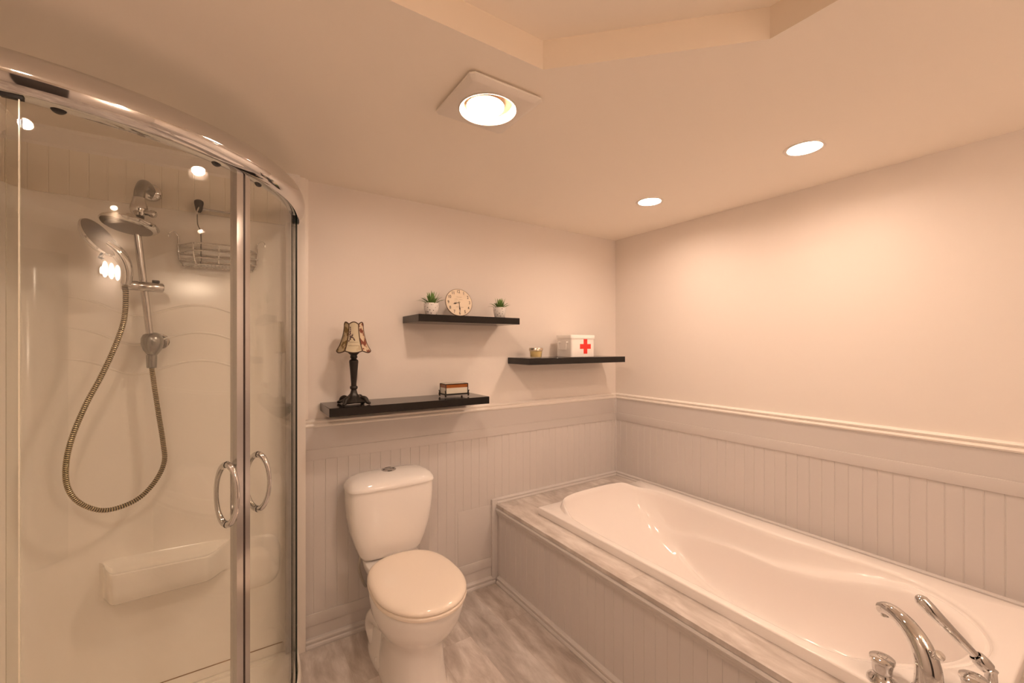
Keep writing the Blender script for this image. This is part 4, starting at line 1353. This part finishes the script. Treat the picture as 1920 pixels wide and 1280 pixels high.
# ------------------------------------------------------------------ stained glass trinket box
def trinket_box():
    x0, x1, y0, y1 = -1.440, -1.312, -0.160, -0.085
    z0 = 1.148
    t = thing('trinket_box', 'small amber and white stained glass box on dark iron feet, lowest shelf', 'box', ((x0 + x1) / 2, (y0 + y1) / 2, z0))
    zb, zt = z0 + 0.016, z0 + 0.070
    bm = bmesh.new()
    W = 0.0022
    cs = [(x0, y0), (x1, y0), (x1, y1), (x0, y1)]
    for z in (zb + 0.002, zt):
        add_tube(bm, [(x, y, z) for x, y in cs] , W, n=6, closed=True)
    for x, y in cs:
        add_tube(bm, [(x, y, zb), (x, y, zt)], W, n=6)
    add_box(bm, x0, x1, y0, y1, zb - 0.004, zb + 0.003)
    obj('frame', bm, M['iron'], t, smooth=False)
    bm = bmesh.new()
    zs = zb + 0.034
    for a, b in ((0, 1), (1, 2), (2, 3), (3, 0)):
        (xa, ya), (xb, yb) = cs[a], cs[b]
        cx_, cy_ = (x0 + x1) / 2, (y0 + y1) / 2
        i = 0.0018
        def ins(x, y, k): return (x + math.copysign(k, cx_ - x), y + math.copysign(k, cy_ - y))
        pa, pb = ins(xa, ya, 0.0005), ins(xb, yb, 0.0005); qa, qb = ins(xa, ya, 0.0035), ins(xb, yb, 0.0035)
        for za, zc, mi in ((zb + 0.003, zs, 0), (zs, zt - 0.001, 1)):
            v = [bm.verts.new(p) for p in ((*pa, za), (*pb, za), (*pb, zc), (*pa, zc), (*qa, za), (*qb, za), (*qb, zc), (*qa, zc))]
            for q in ((0, 1, 2, 3), (5, 4, 7, 6), (3, 2, 6, 7), (1, 0, 4, 5), (0, 3, 7, 4), (2, 1, 5, 6)):
                bm.faces.new([v[k] for k in q]).material_index = mi
    obj('side_panes', bm, [M['opal'], M['amber']], t, smooth=False)
    obj('lid', box(x0 + 0.001, x1 - 0.001, y0 + 0.001, y1 - 0.001, zt - 0.001, zt + 0.0015), M['opal'], t)
    for (x, y) in cs:
        sx = -1 if x == x0 else 1
        sy = -1 if y == y0 else 1
        d = Vector((sx, sy * 0.6, 0)).normalized()
        o = Vector((x, y, z0))
        pts = catmull([o + d * 0.007 + Vector((0, 0, 0.036)), o + d * 0.002 + Vector((0, 0, 0.026)), o + d * 0.004 + Vector((0, 0, 0.014)), o + d * 0.001 + Vector((0, 0, 0.0045))], 5)
        bm = bmesh.new()
        add_tube(bm, pts, [interp([0.002, 0.0042, 0.0046, 0.0044], i / (len(pts) - 1)) for i in range(len(pts))], n=10)
        obj('foot', bm, M['iron'], t)
trinket_box()

# ------------------------------------------------------------------ first aid box
def first_aid():
    x0, x1, y0, y1 = -0.605, -0.405, -0.196, -0.048
    z0, zt = 1.348, 1.478
    t = thing('first_aid_box', 'white enamelled first aid tin with red cross on front', 'first aid box', ((x0 + x1) / 2, (y0 + y1) / 2, z0))
    cx_, cy_ = (x0 + x1) / 2, (y0 + y1) / 2
    def rr(z, gx, e=14):
        return superring(cx_, cy_, z, (x1 - x0) / 2 + gx, (y1 - y0) / 2 + gx, e, 96)
    bm = bmesh.new(); add_loft(bm, [rr(z0, -0.002), rr(z0 + 0.002, 0), rr(zt, 0)])
    obj('tin_body', bm, M['tin'], t)
    bm = bmesh.new(); add_loft(bm, [rr(zt - 0.012, 0.0005), rr(zt - 0.012, 0.0035), rr(zt + 0.008, 0.0035), rr(zt + 0.011, 0.001), rr(zt + 0.0115, -0.004)])
    obj('tin_lid', bm, M['tin'], t, angle=50)
    ccx, ccz, A, B = -0.487, z0 + 0.068, 0.0155, 0.0465
    o2 = [(-A, -B), (A, -B), (A, -A), (B, -A), (B, A), (A, A), (A, B), (-A, B), (-A, A), (-B, A), (-B, -A), (-A, -A)]
    bm = bmesh.new()
    add_loft(bm, [[Vector((ccx + u, y0 - 0.0001, ccz + v)) for u, v in o2], [Vector((ccx + u, y0 - 0.0010, ccz + v)) for u, v in o2]])
    obj('red_cross', bm, M['red'], t, smooth=False, label='red cross emblem')
    h = bmesh.new()
    yy = (cy_ - 0.038, cy_ + 0.038)
    xo = x0 - 0.010
    add_tube(h, [(xo, yy[0], z0 + 0.092), (xo, yy[0] + 0.004, z0 + 0.05), (xo, yy[1] - 0.004, z0 + 0.05), (xo, yy[1], z0 + 0.092)], 0.0026, n=8)
    obj('carry_handle', h, M['tin'], t)
    for y in yy:
        obj('handle_stud', lathe([(0.0065, -0.001), (0.0065, 0.006), (0.0045, 0.013), (0.0, 0.015)], (x0, y, z0 + 0.093), axis=(-1, 0, 0), n=18), M['tin'], t)
first_aid()

# ------------------------------------------------------------------ candle jar
def candle():
    x, y, z = -0.858, -0.165, 1.348
    t = thing('candle_jar', 'small glass candle jar of pale yellow wax with metal rim', 'candle', (x, y, z))
    obj('jar', lathe([(0.0, 0.0), (0.030, 0.0), (0.034, 0.004), (0.038, 0.040), (0.039, 0.050), (0.0375, 0.050), (0.0365, 0.040), (0.0325, 0.006), (0.0, 0.005)], (x, y, z), n=40), M['jarglass'], t, angle=50)
    obj('wax', lathe([(0.0, 0.0055), (0.0315, 0.0065), (0.0358, 0.040), (0.0, 0.041)], (x, y, z), n=36), M['wax'], t)
    obj('metal_rim', lathe([(0.0395, 0.043), (0.0415, 0.044), (0.0415, 0.057), (0.040, 0.059), (0.0, 0.0595)], (x, y, z), n=40, cap0=False), M['tinlid'], t)
candle()
